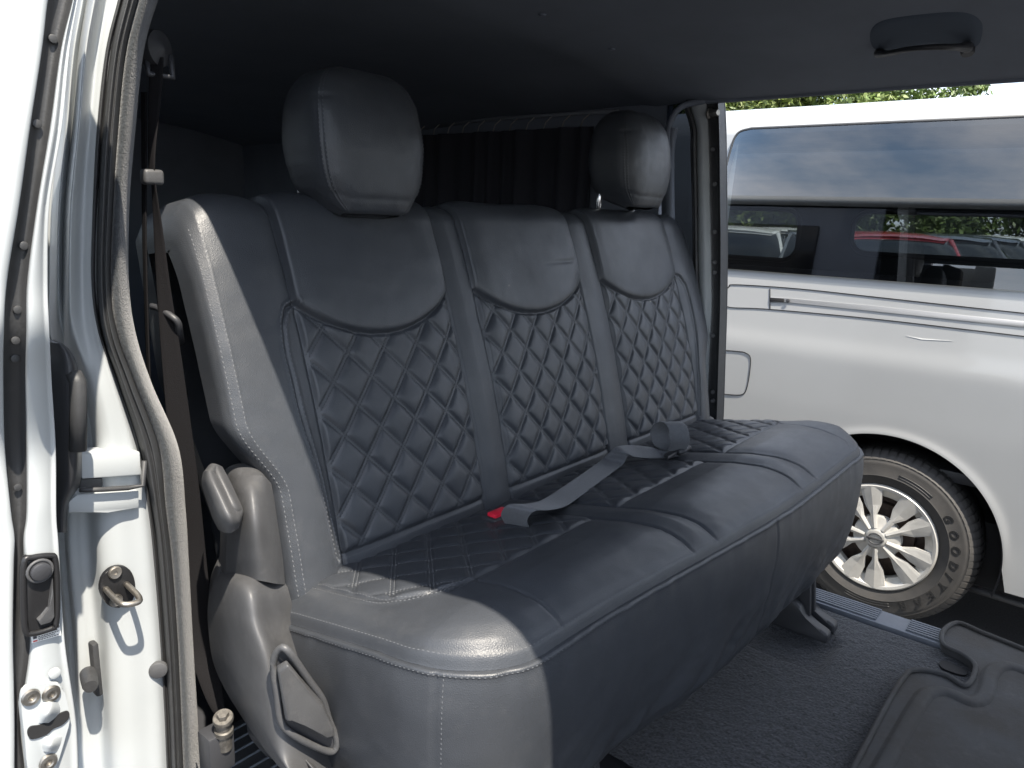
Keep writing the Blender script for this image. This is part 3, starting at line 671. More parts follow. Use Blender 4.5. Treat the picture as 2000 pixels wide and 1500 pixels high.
# ------------------------------------------------------------------ belts
def ribbon(name, C_, Wd, mt, parent, th_=.0014, n=80):
    """centre points and width vectors -> strip with thickness"""
    C_ = cr1(np.array(C_, float), n); Wd = cr1(np.array(Wd, float), n); T = np.gradient(C_, axis=0); Nn = np.cross(T, Wd); Nn /= np.linalg.norm(Nn, axis=1, keepdims=True)+1e-9
    us = np.array([-.5, -.46, -.25, 0, .25, .46, .5]); tk = np.array([.2, 1, 1, 1, 1, 1, .2])*th_/2
    top = C_[:, None]+Wd[:, None]*us[None, :, None]+Nn[:, None]*tk[None, :, None]; bot = C_[:, None]+Wd[:, None]*us[None, ::-1, None]-Nn[:, None]*tk[None, ::-1, None]
    return grid(name, np.concatenate([top, bot], 1), mt, parent, cc=True)
def on_seat(x, y, lift):
    p, _ = cs(np.array([x]), np.array([y])); return p[0]+np.array([0, 0, lift])
lap = thing('lap_belt', tuple(on_seat(.9, .70, 0)), 'loose black lap belt with tongue lying across the middle of the bench cushion', 'seat belt')
def seat_px(px, py, lift):
    z = 1.02
    for _ in range(12):
        p = at(px, py, 2, z); z = float(on_seat(float(np.clip(p[0], CXN, CXF)), float(np.clip(p[1], .42, .86)), lift)[2])
    return at(px, py, 2, z)
cl = [seat_px(1016, 1036, -.012), seat_px(1004, 1012, .016), seat_px(1018, 992, .034), seat_px(1050, 990, .026), seat_px(1082, 982, .010), seat_px(1120, 957, .005), seat_px(1165, 925, .006), seat_px(1195, 903, .010), seat_px(1207, 888, .024), seat_px(1222, 882, .030), seat_px(1250, 882, .020), seat_px(1285, 884, .012), seat_px(1312, 886, .010)]
def perp(v, L_): v = np.array([v[1], -v[0], 0.]); return v/np.linalg.norm(v)*L_
w1, w2 = perp(cl[6]-cl[4], .044), perp(cl[11]-cl[9], .040)
if w2 @ w1 < 0: w2 = -w2
wd = [w1]*8+[w1*.75+w2*.25+np.array([0, 0, .006]), w1*.3+w2*.7+np.array([0, 0, -.010]), w2+np.array([0, 0, -.016]), w2+np.array([0, 0, -.012]), w2]
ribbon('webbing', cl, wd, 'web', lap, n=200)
lq = [seat_px(1312, 880, .006), seat_px(1294, 866, .025), seat_px(1289, 840, .055), seat_px(1304, 824, .075), seat_px(1322, 832, .070), seat_px(1328, 860, .040), seat_px(1322, 880, .012)]
ribbon('webbing_loop', lq, [np.array([.030, -.026, 0])]*7, 'web', lap, n=70)
tng = [seat_px(1296, 894, .004), seat_px(1322, 880, .004), seat_px(1330, 884, .004), seat_px(1304, 899, .004)]
prism('tongue', tng, (0, 0, .008), 'plastic_dark', lap, bevel=.002)
tube('tongue_bar', [seat_px(1326, 884, .010), seat_px(1346, 874, .012)], .0060, 'plastic_dark', lap)
bk_ = thing('belt_buckle', tuple(on_seat(.672, .715, 0)), 'belt buckle with red release button in the gap of the cushion', 'buckle')
b0 = seat_px(975, 1010, 0)
box('housing', b0+np.array([-.022, -.012, -.040]), b0+np.array([.030, .020, .004]), 'plastic_dark', bk_, bevel=.004, seg=3)
bb = bmesh.new(); bmesh.ops.create_cube(bb, size=1)
for v in bb.verts: v.co = Vector(b0+np.array([.002, .003, .005])+np.array(v.co)*np.array([.036, .018, .009]))
bm_obj('release_button', bb, 'red', bk_, bevel=.002)

belt = thing('shoulder_belt', tuple(at(436, 1420, 0, .19)), 'dark shoulder belt hanging beside the near door pillar from its upper guide', 'seat belt')
def pxribbon(name, rows, mt, parent, th_=.0016, n=80):
    A = np.array([at(x0, y_, 1, Yp) for (x0, x1, y_, Yp) in rows]); B = np.array([at(x1, y_, 1, Yp-.012) for (x0, x1, y_, Yp) in rows])
    return ribbon(name, list((A+B)/2), list(B-A), mt, parent, th_, n)
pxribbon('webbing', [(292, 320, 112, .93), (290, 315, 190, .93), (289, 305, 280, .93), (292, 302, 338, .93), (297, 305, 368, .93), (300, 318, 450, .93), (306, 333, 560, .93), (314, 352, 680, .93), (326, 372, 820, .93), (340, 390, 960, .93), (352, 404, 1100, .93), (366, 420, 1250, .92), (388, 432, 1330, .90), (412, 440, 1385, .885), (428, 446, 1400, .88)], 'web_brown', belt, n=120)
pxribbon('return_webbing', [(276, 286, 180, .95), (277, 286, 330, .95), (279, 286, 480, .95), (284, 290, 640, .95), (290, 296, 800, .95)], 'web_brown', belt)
g0 = at(305, 95, 1, .93)
lathe('upper_guide', [(.0001, -.02), (.018, -.018), (.022, -.008), (.020, .006), (.0001, .012)], g0, (.4, -.9, 0), 'plastic_dark', belt, 24)
tube('guide_loop', [g0+np.array([-.012, 0, -.012]), g0+np.array([-.012, -.002, -.03]), g0+np.array([.016, -.004, -.03]), g0+np.array([.016, -.002, -.005])], .004, 'plastic_dark', belt)
c0 = at(297, 346, 1, .925)
box('belt_clip', c0+np.array([-.012, -.008, -.009]), c0+np.array([.012, .008, .009]), 'plastic', belt, bevel=.004, seg=3)
a0 = at(436, 1405, 0, .195)
lathe('anchor_washer', [(.0001, .005), (.0115, .005), (.0125, .003), (.0125, .0)], a0, (-.2, -.3, 1), 'oldsteel', belt, 24)
lathe('anchor_bolt', [(.0001, .012), (.0066, .012), (.0072, .0105), (.0072, .004)], a0, (-.2, -.3, 1), 'oldsteel', belt, 6)
lathe('anchor_spacer', [(.009, 0), (.009, -.014), (.0115, -.015), (.0115, -.021), (.009, -.022), (.009, -.045)], a0, (-.05, -.1, 1), 'oldsteel', belt, 24)
box('anchor_bracket', a0+np.array([-.02, 0, -.075]), a0+np.array([.014, .03, -.02]), 'plastic_dark', belt, bevel=.003)

# ------------------------------------------------------------------ near door pillar (jamb, seal, striker, rail end)
JY = .85
rowsY = [-60, 0, 100, 250, 400, 550, 650, 750, 875, 1000, 1100, 1250, 1400, 1500, 1580]
colsP = {  # boundaries read off the photograph along each row:  gap_l, jamb_l, seal_l, fuzz_l, fuzz_r
    -60: (150, 172, 255, 285, 330), 0: (147, 165, 240, 268, 306), 100: (130, 150, 217, 244, 278), 250: (115, 138, 200, 229, 262), 400: (90, 122, 192, 219, 250), 550: (88, 118, 189, 214, 249),
    650: (92, 119, 200, 226, 262), 750: (97, 140, 232, 262, 294), 875: (105, 150, 272, 308, 346), 1000: (106, 134, 298, 322, 360), 1100: (113, 136, 309, 334, 366),
    1250: (123, 150, 321, 345, 374), 1400: (145, 156, 330, 352, 383), 1500: (150, 160, 334, 356, 388), 1580: (152, 163, 338, 360, 392)}
pil = thing('door_pillar', tuple(at(230, 1500, 1, JY)), 'white painted rear door pillar at the left with striker and black rubber seal', 'pillar')
ctrl = []
for y_ in rowsY:
    g_, a, b, c, d = colsP[y_]; k = float(sstep((y_-560)/240.)); lo = float(sstep((y_-880)/120.))
    w_ = b-a
    xs = [g_-4, a-3, a, a+.12*w_, a+.24*w_, a+.36*w_, a+.55*w_, a+.75*w_, a+.9*w_, b, b+6]
    # upper pillar: raised rib along its left third; lower part: recessed left flank, then the flat striker face
    up = [.12, .09, .045, .010, -.010, -.004, .012, .008, .004, .006, .02]
    dn = [.10, .07, .050, .044, .038, .012, .0, -.002, -.002, .010, .02]
    off = [(1-k)*u_+k*v_ for u_, v_ in zip(up, dn)]
    ctrl.append([at(x, y_, 1, JY+o) for x, o in zip(xs, off)])
patch('jamb', ctrl, 150, 70, 'paint', pil, back=(0, .03, 0))
ctrl = []; ctrf = []
for y_ in rowsY:
    g_, a, b, c, d = colsP[y_]
    ctrl.append([at(x, y_, 1, JY+o) for x, o in ((b-2, .012), (b+.12*(c-b), -.010), (b+.35*(c-b), -.020), (b+.6*(c-b), -.014), (b+.72*(c-b), -.018), (c+1, -.008), (c+6, .012))])
    ctrf.append([at(x, y_, 1, JY+o) for x, o in ((c, .004), (c+.15*(d-c), -.010), (c+.5*(d-c), -.012), (c+.85*(d-c), .002), (d, .02), (d+3, .06))])
patch('rubber_seal', ctrl, 130, 28, 'rubber', pil, back=(0, .02, 0))
patch('woven_trim', ctrf, 130, 20, 'fuzz', pil, back=(0, .03, 0))
# inner trim that closes the pillar towards the cabin
ctr = [[at(colsP[y_][4]-4, y_, 1, JY+.03), at(colsP[y_][4]-4, y_, 1, JY+.03)+np.array([.01, .08, 0]), at(colsP[y_][4]-4, y_, 1, JY+.03)+np.array([-.01, .22, 0])] for y_ in rowsY]
patch('inner_trim', ctr, 50, 8, 'trim', pil)
# striker
sc_ = at(228, 1138, 1, JY-.004)
pl_ = [at(x, y_, 1, JY-.003) for x, y_ in [(228, 1102), (245, 1106), (256, 1122), (260, 1145), (256, 1168), (242, 1180), (222, 1184), (206, 1178), (196, 1162), (191, 1142), (198, 1122), (210, 1108)]]
prism('striker_plate', cr1(np.array(pl_), 36, True), (0, -.006, 0), 'blackplate', pil, bevel=.0012)
s1, s2 = at(206, 1150, 1, JY-.008), at(246, 1140, 1, JY-.008)
sp = cr1(np.array([s1, s1+np.array([0, -.028, -.004]), s1+np.array([.004, -.040, -.006]), s2+np.array([-.004, -.040, -.006]), s2+np.array([0, -.028, -.004]), s2]), 40)
tube('striker_loop', sp, .0034, 'steel', pil)
for x, y_ in ((224, 1118), (226, 1172)): lathe('striker_screw', [(.0001, .0008), (.0022, .0008), (.0024, .0022), (.003, .0022), (.0065, .003), (.0075, .0015), (.0075, 0)], at(x, y_, 1, JY-.010), (0, -1, 0), 'steel', pil, 20)
# end of the middle door rail
rc_ = lambda pts, dy: [at(x, y_, 1, JY-.012+dy) for x, y_ in pts]
prism('rail_bracket', rc_([(158, 886), (274, 882), (277, 928), (160, 936)], 0), (0, .03, 0), 'paint', pil, bevel=.002)
prism('rail_bracket', rc_([(134, 980), (152, 966), (272, 958), (272, 994), (210, 1001), (134, 1003)], 0), (0, .03, 0), 'paint', pil, bevel=.002)
prism('rail_channel', rc_([(158, 936), (278, 930), (278, 958), (156, 964)], .02), (0, .01, 0), 'plastic', pil, bevel=.001)
tube('rail_lip', rc_([(156, 957), (200, 956), (250, 953), (280, 948), (282, 900)], -.006), .0028, 'rubber', pil)
disc('grommet', at(309, 1306, 1, JY-.004), (-.5, -1, 0), .011, .006, 'plastic', pil)
disc('bumper_stop', at(172, 1315, 1, JY+.02), (-.3, -1, 0), .009, .03, 'rubber', pil)
box('bumper_pad', at(188, 1300, 1, JY+.02)+np.array([-.004, -.004, -.04]), at(188, 1300, 1, JY+.02)+np.array([.004, .01, .03]), 'rubber', pil, bevel=.003)
# stop block and track cover of the middle rail, black
patch('track_cover', [[at(x, y_, 1, Y_) for x, Y_ in r] for y_, r in (
    (670, ((96, .82), (116, .80), (122, .82))), (690, ((96, .82), (130, .79), (141, .82))), (730, ((96, .81), (140, .785), (155, .82))), (800, ((100, .81), (143, .785), (157, .82))), (890, ((104, .81), (146, .79), (160, .82))),
    (945, ((106, .82), (140, .80), (156, .83))), (985, ((108, .82), (125, .81), (134, .83))), (1040, ((110, .82), (122, .815), (132, .83))))], 40, 10, 'plastic_dark', pil, back=(0, .03, 0))
tube('track_roller', [at(143, 730, 1, .79), at(151, 745, 1, .785), at(153, 800, 1, .785), at(152, 880, 1, .785)], .008, 'rubber', pil)

# ------------------------------------------------------------------ open sliding door, seen on its leading edge
door = thing('sliding_door', tuple(at(70, 1500, 1, .75)), 'white sliding door pushed open past the pillar, its latch edge showing', 'door')
def DY(y_): return float(np.interp(y_, [-60, 300, 650, 850, 1600], [.67, .67, .69, .755, .755]))  # upper edge brought forward, shaped to throw its shadow on the pillar
colsD = {  # skin_l, skin_r, black_r, light_r
    -330: (168, 180, 204, 214), -180: (115, 138, 174, 182), -60: (72, 106, 152, 158), 0: (48, 92, 142, 147), 100: (16, 80, 118, 130), 250: (-40, 57, 97, 115), 400: (-70, 36, 72, 91), 550: (-90, 12, 52, 88), 650: (-100, 6, 50, 92), 750: (-100, 5, 48, 97), 875: (-100, 8, 50, 105),
    1000: (-100, 20, 50, 106), 1050: (-100, 27, 44, 110), 1100: (-100, 26, 46, 113), 1250: (-100, 24, 57, 123), 1400: (-100, 27, 38, 145), 1500: (-100, 27, 46, 150), 1580: (-100, 27, 48, 152)}
ry = sorted(colsD)
cs_, cb_, cl_ = [], [], []
for y_ in ry:
    s0, s1_, b1, l1 = colsD[y_]; d_ = DY(y_)
    e_ = at(s1_, y_, 1, d_)
    cs_.append([e_+np.array([.003, .010, 0]), e_+np.array([0, .0, 0]), e_+np.array([-.008, .001, 0]), e_+np.array([-.016, .020, 0]), e_+np.array([-.022, .12, 0]), e_+np.array([-.026, .6, 0])])
    cb_.append([at(s1_, y_, 1, d_+.006), at(s1_+.3*(b1-s1_), y_, 1, d_+.012), at(s1_+.7*(b1-s1_), y_, 1, d_+.012), at(b1+1, y_, 1, d_+.006)])
    cl_.append([at(b1, y_, 1, d_+.010), at(b1+.12*(l1-b1), y_, 1, d_), at(b1+.5*(l1-b1), y_, 1, d_-.002), at(b1+.88*(l1-b1), y_, 1, d_+.002), at(l1, y_, 1, d_+.012), at(l1, y_, 1, d_+.012)+np.array([.004, .10, 0])])
patch('outer_skin', cs_, 120, 40, 'paint', door)
patch('edge_strip', cb_, 120, 12, 'rubber', door, back=(0, .05, 0))
patch('edge_panel', cl_, 120, 30, 'paint', door)
for (x, y_) in ((103, 76), (72, 242), (46, 480), (34, 605), (30, 665), (29, 700), (34, 952)): disc('edge_clip', at(x, y_, 1, DY(y_)+.010), (0, -1, 0), .0035, .0016, 'rubber', door, 12)
pk = cr1(np.array([at(x, y_, 1, .748) for x, y_ in [(46, 1096), (60, 1088), (95, 1084), (106, 1092), (110, 1150), (108, 1215), (98, 1226), (62, 1236), (48, 1228), (44, 1160)]]), 40, True)
prism('edge_handle', pk, (0, .008, 0), 'blackplate', door, bevel=.003)
tube('handle_rim', [p+np.array([0, -.002, 0]) for p in pk], .0028, 'blackplate', door, closed=True)
prism('handle_lip', [at(x, y_, 1, .742) for x, y_ in [(74, 1212), (86, 1205), (98, 1190), (104, 1130), (107, 1205), (100, 1216), (80, 1222)]], (0, .006, 0), 'plastic', door, bevel=.001)
disc('handle_screw', at(78, 1115, 1, .744), (0, -1, 0), .009, .005, 'plastic_dark', door)
tube('screw_ring', [at(78, 1115, 1, .743)+.0105*np.array([math.cos(a), 0, math.sin(a)]) for a in np.linspace(0, 2*math.pi, 20, endpoint=False)], .0015, 'plastic', door, closed=True)
sk_ = [at(x, y_, 1, .7515) for x, y_ in [(60, 1236), (116, 1218), (119, 1240), (62, 1256)]]
stk = prism('warning_sticker', sk_, (0, -.0006, 0), 'sticker', door, bevel=0)
def on_st(u, v): a, b, c, d = [np.array(p)+np.array([0, -.0012, 0]) for p in sk_]; return (a*(1-u)+b*u)*(1-v)+(d*(1-u)+c*u)*v
def stq(name, u0, u1, v0, v1, mt): prism(name, [on_st(u0, v0), on_st(u1, v0), on_st(u1, v1), on_st(u0, v1)], (0, -.0003, 0), mt, stk, bevel=0)
stq('print_bar', .22, .97, .08, .26, 'ink')
for k, (u0, u1) in enumerate(((.22, .9), (.22, .96), (.22, .8), (.22, .93))):
    us_ = np.linspace(u0, u1, 9 if k % 2 else 12)
    for a, b in zip(us_[:-1], us_[1:]): stq('print_mark', a, a+(b-a)*.72, .36+.15*k, .42+.15*k, 'ink')
stq('print_mark', .05, .17, .35, .62, 'ink'); stq('print_bar', .04, .18, .78, .9, 'redink')
# latch plate with its slot
lt = cr1(np.array([at(x, y_, 1, .748) for x, y_ in [(42, 1362), (60, 1342), (100, 1334), (122, 1342), (136, 1400), (128, 1440), (112, 1492), (100, 1520), (60, 1520), (48, 1440)]]), 40, True)
prism('latch_plate', lt, (0, .008, 0), 'paint', door, bevel=.002)
sl = cr1(np.array([at(x, y_, 1, .7462) for x, y_ in [(54, 1432), (60, 1420), (80, 1416), (100, 1404), (122, 1392), (134, 1390), (135, 1402), (122, 1416), (104, 1424), (90, 1436), (62, 1444)]]), 50, True)
prism('latch_slot', sl, (0, .002, 0), 'dark', door, bevel=0)
patch('latch_bulge', [[at(x, y_, 1, Y_) for x, Y_ in r] for y_, r in ((1372, ((84, .748), (98, .742), (114, .748))), (1385, ((78, .748), (96, .736), (118, .748))), (1398, ((76, .748), (92, .736), (114, .748))), (1412, ((74, .748), (86, .744), (100, .748))))], 16, 12, 'paint', door, back=(0, .006, 0))
patch('latch_bulge', [[at(x, y_, 1, Y_) for x, Y_ in r] for y_, r in ((1440, ((84, .748), (98, .744), (122, .748))), (1455, ((82, .748), (98, .738), (118, .748))), (1468, ((84, .748), (96, .742), (112, .748))))], 14, 12, 'paint', door, back=(0, .006, 0))
for x, y_ in ((60, 1362), (100, 1355), (94, 1488)): lathe('latch_screw', [(.0001, .0002), (.0028, .0002), (.003, .0022), (.0045, .003), (.0075, .0025), (.0085, 0)], at(x, y_, 1, .747), (0, -1, 0), 'steel', door, 18)
disc('panel_plug', at(106, 1314, 1, .751), (0, -1, 0), .0055, .003, 'paint', door, 16)

# ------------------------------------------------------------------ far pillar with quarter window
fp = thing('door_pillar', tuple(at(1395, 860, 0, 1.60)), 'narrow white far door pillar behind the seat with dark quarter window', 'pillar')
fr_ = {150: (1312, 1330, 1338, 1346, 1376, 1400), 205: (1308, 1332, 1340, 1346, 1379, 1404), 250: (1300, 1322, 1352, 1358, 1382, 1406), 300: (1298, 1316, 1353, 1359, 1384, 1407), 400: (1301, 1316, 1356, 1361, 1386, 1408), 480: (1301, 1318, 1357, 1362, 1388, 1409),
       600: (1305, 1322, 1358, 1364, 1389, 1408), 700: (1308, 1326, 1354, 1362, 1384, 1405), 800: (1306, 1330, 1352, 1360, 1380, 1402), 880: (1306, 1330, 1350, 1358, 1378, 1399), 1150: (1302, 1326, 1346, 1354, 1374, 1395)}
A_, B_, C_, D_ = [], [], [], []
for y_ in sorted(fr_):
    a, b, c, d, e_, f_ = fr_[y_]
    if y_ > 240: A_.append([at(a-3, y_, 0, 1.56), at(a, y_, 0, 1.552), at((a+b)/2, y_, 0, 1.548), at(b, y_, 0, 1.556), at(b+2, y_, 0, 1.575)])
    B_.append([at(c-1, y_, 0, 1.60), at(c+1, y_, 0, 1.592), at(d, y_, 0, 1.596), at(d+2, y_, 0, 1.606)])
    C_.append([at(d, y_, 0, 1.615), at(d+4, y_, 0, 1.60), at((d+e_)/2, y_, 0, 1.596), at(e_, y_, 0, 1.606)])
    D_.append([at(e_-1, y_, 0, 1.606), at(e_+3, y_, 0, 1.612), at(f_-5, y_, 0, 1.612), at(f_-2, y_, 0, 1.604), at(f_, y_, 0, 1.61)])
patch('seal', A_, 60, 14, 'trim', fp, back=(.02, .02, 0))
patch('window_frame', B_, 60, 10, 'plastic', fp, back=(.01, .01, 0))
patch('jamb', C_, 60, 12, 'paint', fp, back=(.03, .0, 0))
patch('edge_strip', D_, 60, 14, 'rubber', fp, back=(.04, .0, 0))
mesh('quarter_glass', [at(1300, 190, 0, 1.61), at(1360, 190, 0, 1.61), at(1362, 620, 0, 1.61), at(1300, 620, 0, 1.61)], [(0, 1, 2, 3)], 'glass_own', fp)
lathe('upper_latch_bolt', [(.0001, .03), (.006, .03), (.009, .026), (.009, .006), (.013, .004), (.013, 0)], at(1386, 222, 0, 1.605), (-.4, -1, 0), 'steel', fp, 20)
for y_ in (292, 360, 453, 512, 532, 655, 765, 782): disc('edge_clip', at(1392+(4 if 350 < y_ < 600 else 0), y_, 0, 1.606), (-1, -.4, 0), .006, .006, 'plastic', fp, 12)
tube('header_seal', cr1(np.array([at(1306, 330, 0, 1.548), at(1304, 270, 0, 1.55), at(1312, 232, 0, 1.555), at(1332, 208, 0, 1.575), at(1370, 198, 0, 1.60), at(1405, 195, 0, 1.61), at(1700, 173, 0, 1.61), at(2000, 152, 0, 1.61), at(2300, 130, 0, 1.61)]), 90), .008, 'trim', fp)

# ------------------------------------------------------------------ curtain, rail, grab handle
cur = thing('curtain', (1.58, 1.6, 1.1), 'dark gathered curtain hanging along the far side window behind the seat', 'curtain')
s = np.linspace(0, 1, 260); zt = np.linspace(0, 1, 30); S, Z = np.meshgrid(s, zt, indexing='ij')
P = np.stack([1.572+.016*np.sin(S*2*np.pi*15+1.5*np.sin(S*17))*(.4+.6*Z)+.006*np.sin(S*41), 1.20+.98*S, 1.735-.72*Z], -1)
grid('cloth', P, 'curtain', cur)
tube('curtain_rail', [(1.585, 1.13, 1.772), (1.585, 2.3, 1.772)], .006, 'sill', cur)
for k in range(15):
    y_ = 1.22+.064*k; tube('hook', [(1.578, y_, 1.768), (1.566, y_+.012, 1.752), (1.572, y_+.024, 1.735)], .0018, 'cord', cur, ns=6)
gh = thing('grab_handle', tuple(at(1800, 80, 2, 1.82)), 'dark moulded grab handle recessed in the ceiling above the far door', 'handle')
def onceil(px, py):
    z = 1.82
    for _ in range(20):
        p = at(px, py, 2, z); z = .6*z+.4*float(np.interp(p[0], Xc, zc))
    return at(px, py, 2, z)
dpx = cr1(np.array([(1700, 62), (1725, 40), (1800, 28), (1880, 24), (1915, 40), (1918, 70), (1900, 92), (1820, 84), (1740, 98), (1706, 94)], float), 60, True); dc = dpx.mean(0)
rings = [np.array([onceil(*(dc+(q-dc)*k_))+np.array([0, 0, h_]) for q in dpx]) for k_, h_ in ((1, .0004), (.985, -.0014), (.8, -.0016), (.6, -.0016), (.4, -.0016), (.2, -.0016), (.01, -.0016))]
grid('recess_shade', np.array(rings), 'recess_shade', gh, cc=True)  # flat sheet just under the ceiling; the hollow's shade is in its colour
def below(px, py, d): z = onceil(px, py)[2]-d; return at(px, py, 2, z)
hp = cr1(np.array([below(1716, 104, .004), below(1736, 104, .014), below(1775, 96, .022), below(1820, 92, .024), below(1862, 92, .020), below(1890, 92, .006)]), 40)
tube('bar', hp, np.interp(np.linspace(0, 1, 40), [0, .15, .5, .85, 1], [.009, .0055, .0045, .006, .010]), 'plastic_dark', gh)
disc('end_cap', onceil(1890, 92)+np.array([0, 0, -.002]), (-.3, -.2, -1), .012, .012, 'plastic_dark', gh)
for (x, y_) in ((1060, 28), (1195, 95)):
    c_ = disc('ceiling_clip', onceil(x, y_), (0, 0, -1), .007, .003, 'trim', None); tag(c_, 'small dark trim clip in the ceiling, '+('nearer the top edge of the picture' if y_ < 50 else 'nearer the far door opening'), 'trim clip', 'ceiling trim clips')

# ------------------------------------------------------------------ sill plates and floor mat
sp_ = thing('sill_plate', (1.61, .4, FZ), 'long grey ribbed plastic sill plate along the far door opening', 'sill plate')
box('base', (1.578, -.9, FZ-.05), (1.650, .90, FZ+.004), 'sill', sp_, bevel=.003)
rib0 = None
for seg_ in ((.33, .88), (-.10, .265), (-.85, -.17)):
    for k in range(6):
        x = 1.586+k*.0106
        box('rib', (x, seg_[0], FZ+.003), (x+.0062, seg_[1], FZ+.0085), 'sill', sp_, bevel=.001, seg=1)
ns = thing('step_plate', tuple(at(450, 1470, 2, FZ)), 'dark ribbed step plate on the floor at the foot of the near pillar', 'step plate')
c_ = at(450, 1470, 2, FZ)
box('base', (.14, c_[1]-.35, FZ-.02), (.60, c_[1]+.06, FZ+.004), 'plastic', ns, bevel=.002)
for k in range(12): box('rib', (.15, c_[1]+.04-k*.026, FZ+.003), (.59, c_[1]+.044-k*.026, FZ+.007), 'sill', ns, bevel=.001, seg=1)

MZ = .604
mo = [(1655, 1520), (1740, 1360), (1768, 1318), (1782, 1308), (1815, 1308), (1850, 1318), (1880, 1336), (1892, 1334), (1902, 1318), (1904, 1296), (1880, 1276), (1850, 1262), (1840, 1250), (1842, 1232), (1858, 1218), (1878, 1216), (1920, 1234), (2010, 1270), (2150, 1330)]
mo3 = cr1(np.array([at(x, y_, 2, MZ) for x, y_ in mo]), 110)
fm = thing('floor_mat', tuple(at(1900, 1420, 2, FZ)), 'dark grey raised-edge rubber floor mat on the carpet at lower right', 'floor mat')
tail = [np.array([1.60, -.62, MZ]), np.array([.55, -.62, MZ]), np.array([.62, .10, MZ])]
outl = list(mo3)+tail
bm = bmesh.new(); vs_ = [bm.verts.new(tuple(map(float, p+np.array([0, 0, -.006])))) for p in outl]; f_ = bm.faces.new(vs_)
r_ = bmesh.ops.extrude_face_region(bm, geom=[f_]); 
for v in [q for q in r_['geom'] if isinstance(q, bmesh.types.BMVert)]: v.co.z -= .014
bmesh.ops.triangulate(bm, faces=[f for f in bm.faces if len(f.verts) > 4])
bm_obj('mat_sheet', bm, 'matfab', fm)
tube('binding', [p+np.array([0, 0, -.002]) for p in mo3], .0052, 'matfab', fm, ns=10)
ins = [(1700, 1530), (1790, 1372), (1812, 1348), (1840, 1344), (1868, 1352), (1895, 1364), (1916, 1358), (1926, 1338), (1932, 1312), (1950, 1296), (1985, 1298), (2060, 1330)]
ip = cr1(np.array([at(x, y_, 2, MZ) for x, y_ in ins]), 90)
ctrl = []
for p, t in zip(ip, np.gradient(ip, axis=0)):
    t = t/np.linalg.norm(t); nrm = np.array([t[1], -t[0], 0])
    ctrl.append([p+nrm*-.020+np.array([0, 0, -.008]), p+nrm*-.012+np.array([0, 0, -.0045]), p+nrm*-.004+np.array([0, 0, .001]), p+nrm*.012+np.array([0, 0, .0005]), p+nrm*.020+np.array([0, 0, -.008])])
patch('dish_ridge', ctrl, 90, 14, 'matfab', fm)

# ------------------------------------------------------------------ white van parked alongside
VX0 = 2.73
_zt = np.linspace(.15, 1.985, 400); _xt = np.interp(_zt, [.2, .45, .8, 1.0, 1.03, 1.07, 1.25, 1.32, 1.85, 1.90, 1.95, 1.985], [2.752, 2.738, 2.729, 2.728, 2.7305, 2.737, 2.750, 2.758, 2.808, 2.833, 2.91, 3.15])
for _ in range(24): _xt[1:-1] = (_xt[:-2]+2*_xt[1:-1]+_xt[2:])/4
def vxa(z): return np.interp(z, _zt, _xt)
def vat(px, py):
    X_ = VX0
    for _ in range(12): p = at(px, py, 0, X_); X_ = float(vxa(p[2]))
    return at(px, py, 0, X_)
van = thing('parked_van', (3.5, .58, 0), 'white van parked alongside, seen through the far door opening', 'van')
HUBP = vat(1711, 1054); HY, HZ = HUBP[1], .338; AR = .408
VY0, VY1 = -.85, 3.9
def zlow(Y): 
    d = AR**2-(Y-HY)**2; return max(.265, .338+math.sqrt(d)) if d > 0 else .265
Yl = list(np.linspace(VY0, HY-AR-.02, 12))+[HY-AR*math.cos(a) for a in np.linspace(.02, math.pi-.02, 70)]+list(np.linspace(HY+AR+.02, VY1, 40))
ZT = 1.318; zu = np.linspace(.80, ZT, 60)[1:]; G = np.zeros((len(Yl), 85, 3))
for i, Y_ in enumerate(Yl):
    z = np.concatenate([np.linspace(zlow(Y_), .80, 26), zu])
    ra = np.hypot(Y_-HY, z-HZ); G[i, :, 0] = vxa(z)-.004*np.exp(-((ra-AR)/.02)**2)*(ra < AR+.1)+.02*max(0, (abs(Y_-1.5)-1.8))**2; G[i, :, 1] = Y_; G[i, :, 2] = z
grid('body_side', G, 'paint_van', van)
# inner lip of the wheel arch and the dark wheel housing
Aa = np.linspace(-.25, math.pi+.25, 60)
P = np.zeros((60, 3, 3))
for i, a in enumerate(Aa):
    for j, (r, dx) in enumerate(((AR, -.006), (AR-.006, .02), (AR+.02, .32))): P[i, j] = (2.735+dx, HY+r*math.cos(a), HZ+r*math.sin(a))
grid('wheel_housing', P, 'dark', van); box('housing_back', (3.05, HY-.5, .15), (3.07, HY+.5, .85), 'dark', van)
# belt-line to roof
wtop0, wtop1 = vat(1470, 252), vat(2000, 228); WT = (wtop0[2]+wtop1[2])/2; WB = vat(1700, 545)[2]; WL = vat(1412, 440)[1]
def strip(name, y0, y1, z0, z1, mt, ny=30, nz=12, dx=0.):
    Yq, Zq = np.meshgrid(np.linspace(y0, y1, ny), np.linspace(z0, z1, nz), indexing='ij'); return grid(name, np.stack([vxa(Zq)+dx, Yq, Zq], -1), mt, van)
strip('roof_side', VY0, VY1, WT-.02, 1.985, 'paint_van', 30, 40); strip('front_side', WL-.02, VY1, ZT-.004, WT-.02, 'paint_van', 10, 20)
Gr = np.zeros((2, 2, 3)); mesh('roof', [(3.15, VY0, 1.985), (4.1, VY0, 1.985), (4.1, VY1, 1.985), (3.15, VY1, 1.985)], [(0, 1, 2, 3)], 'paint_van', van)
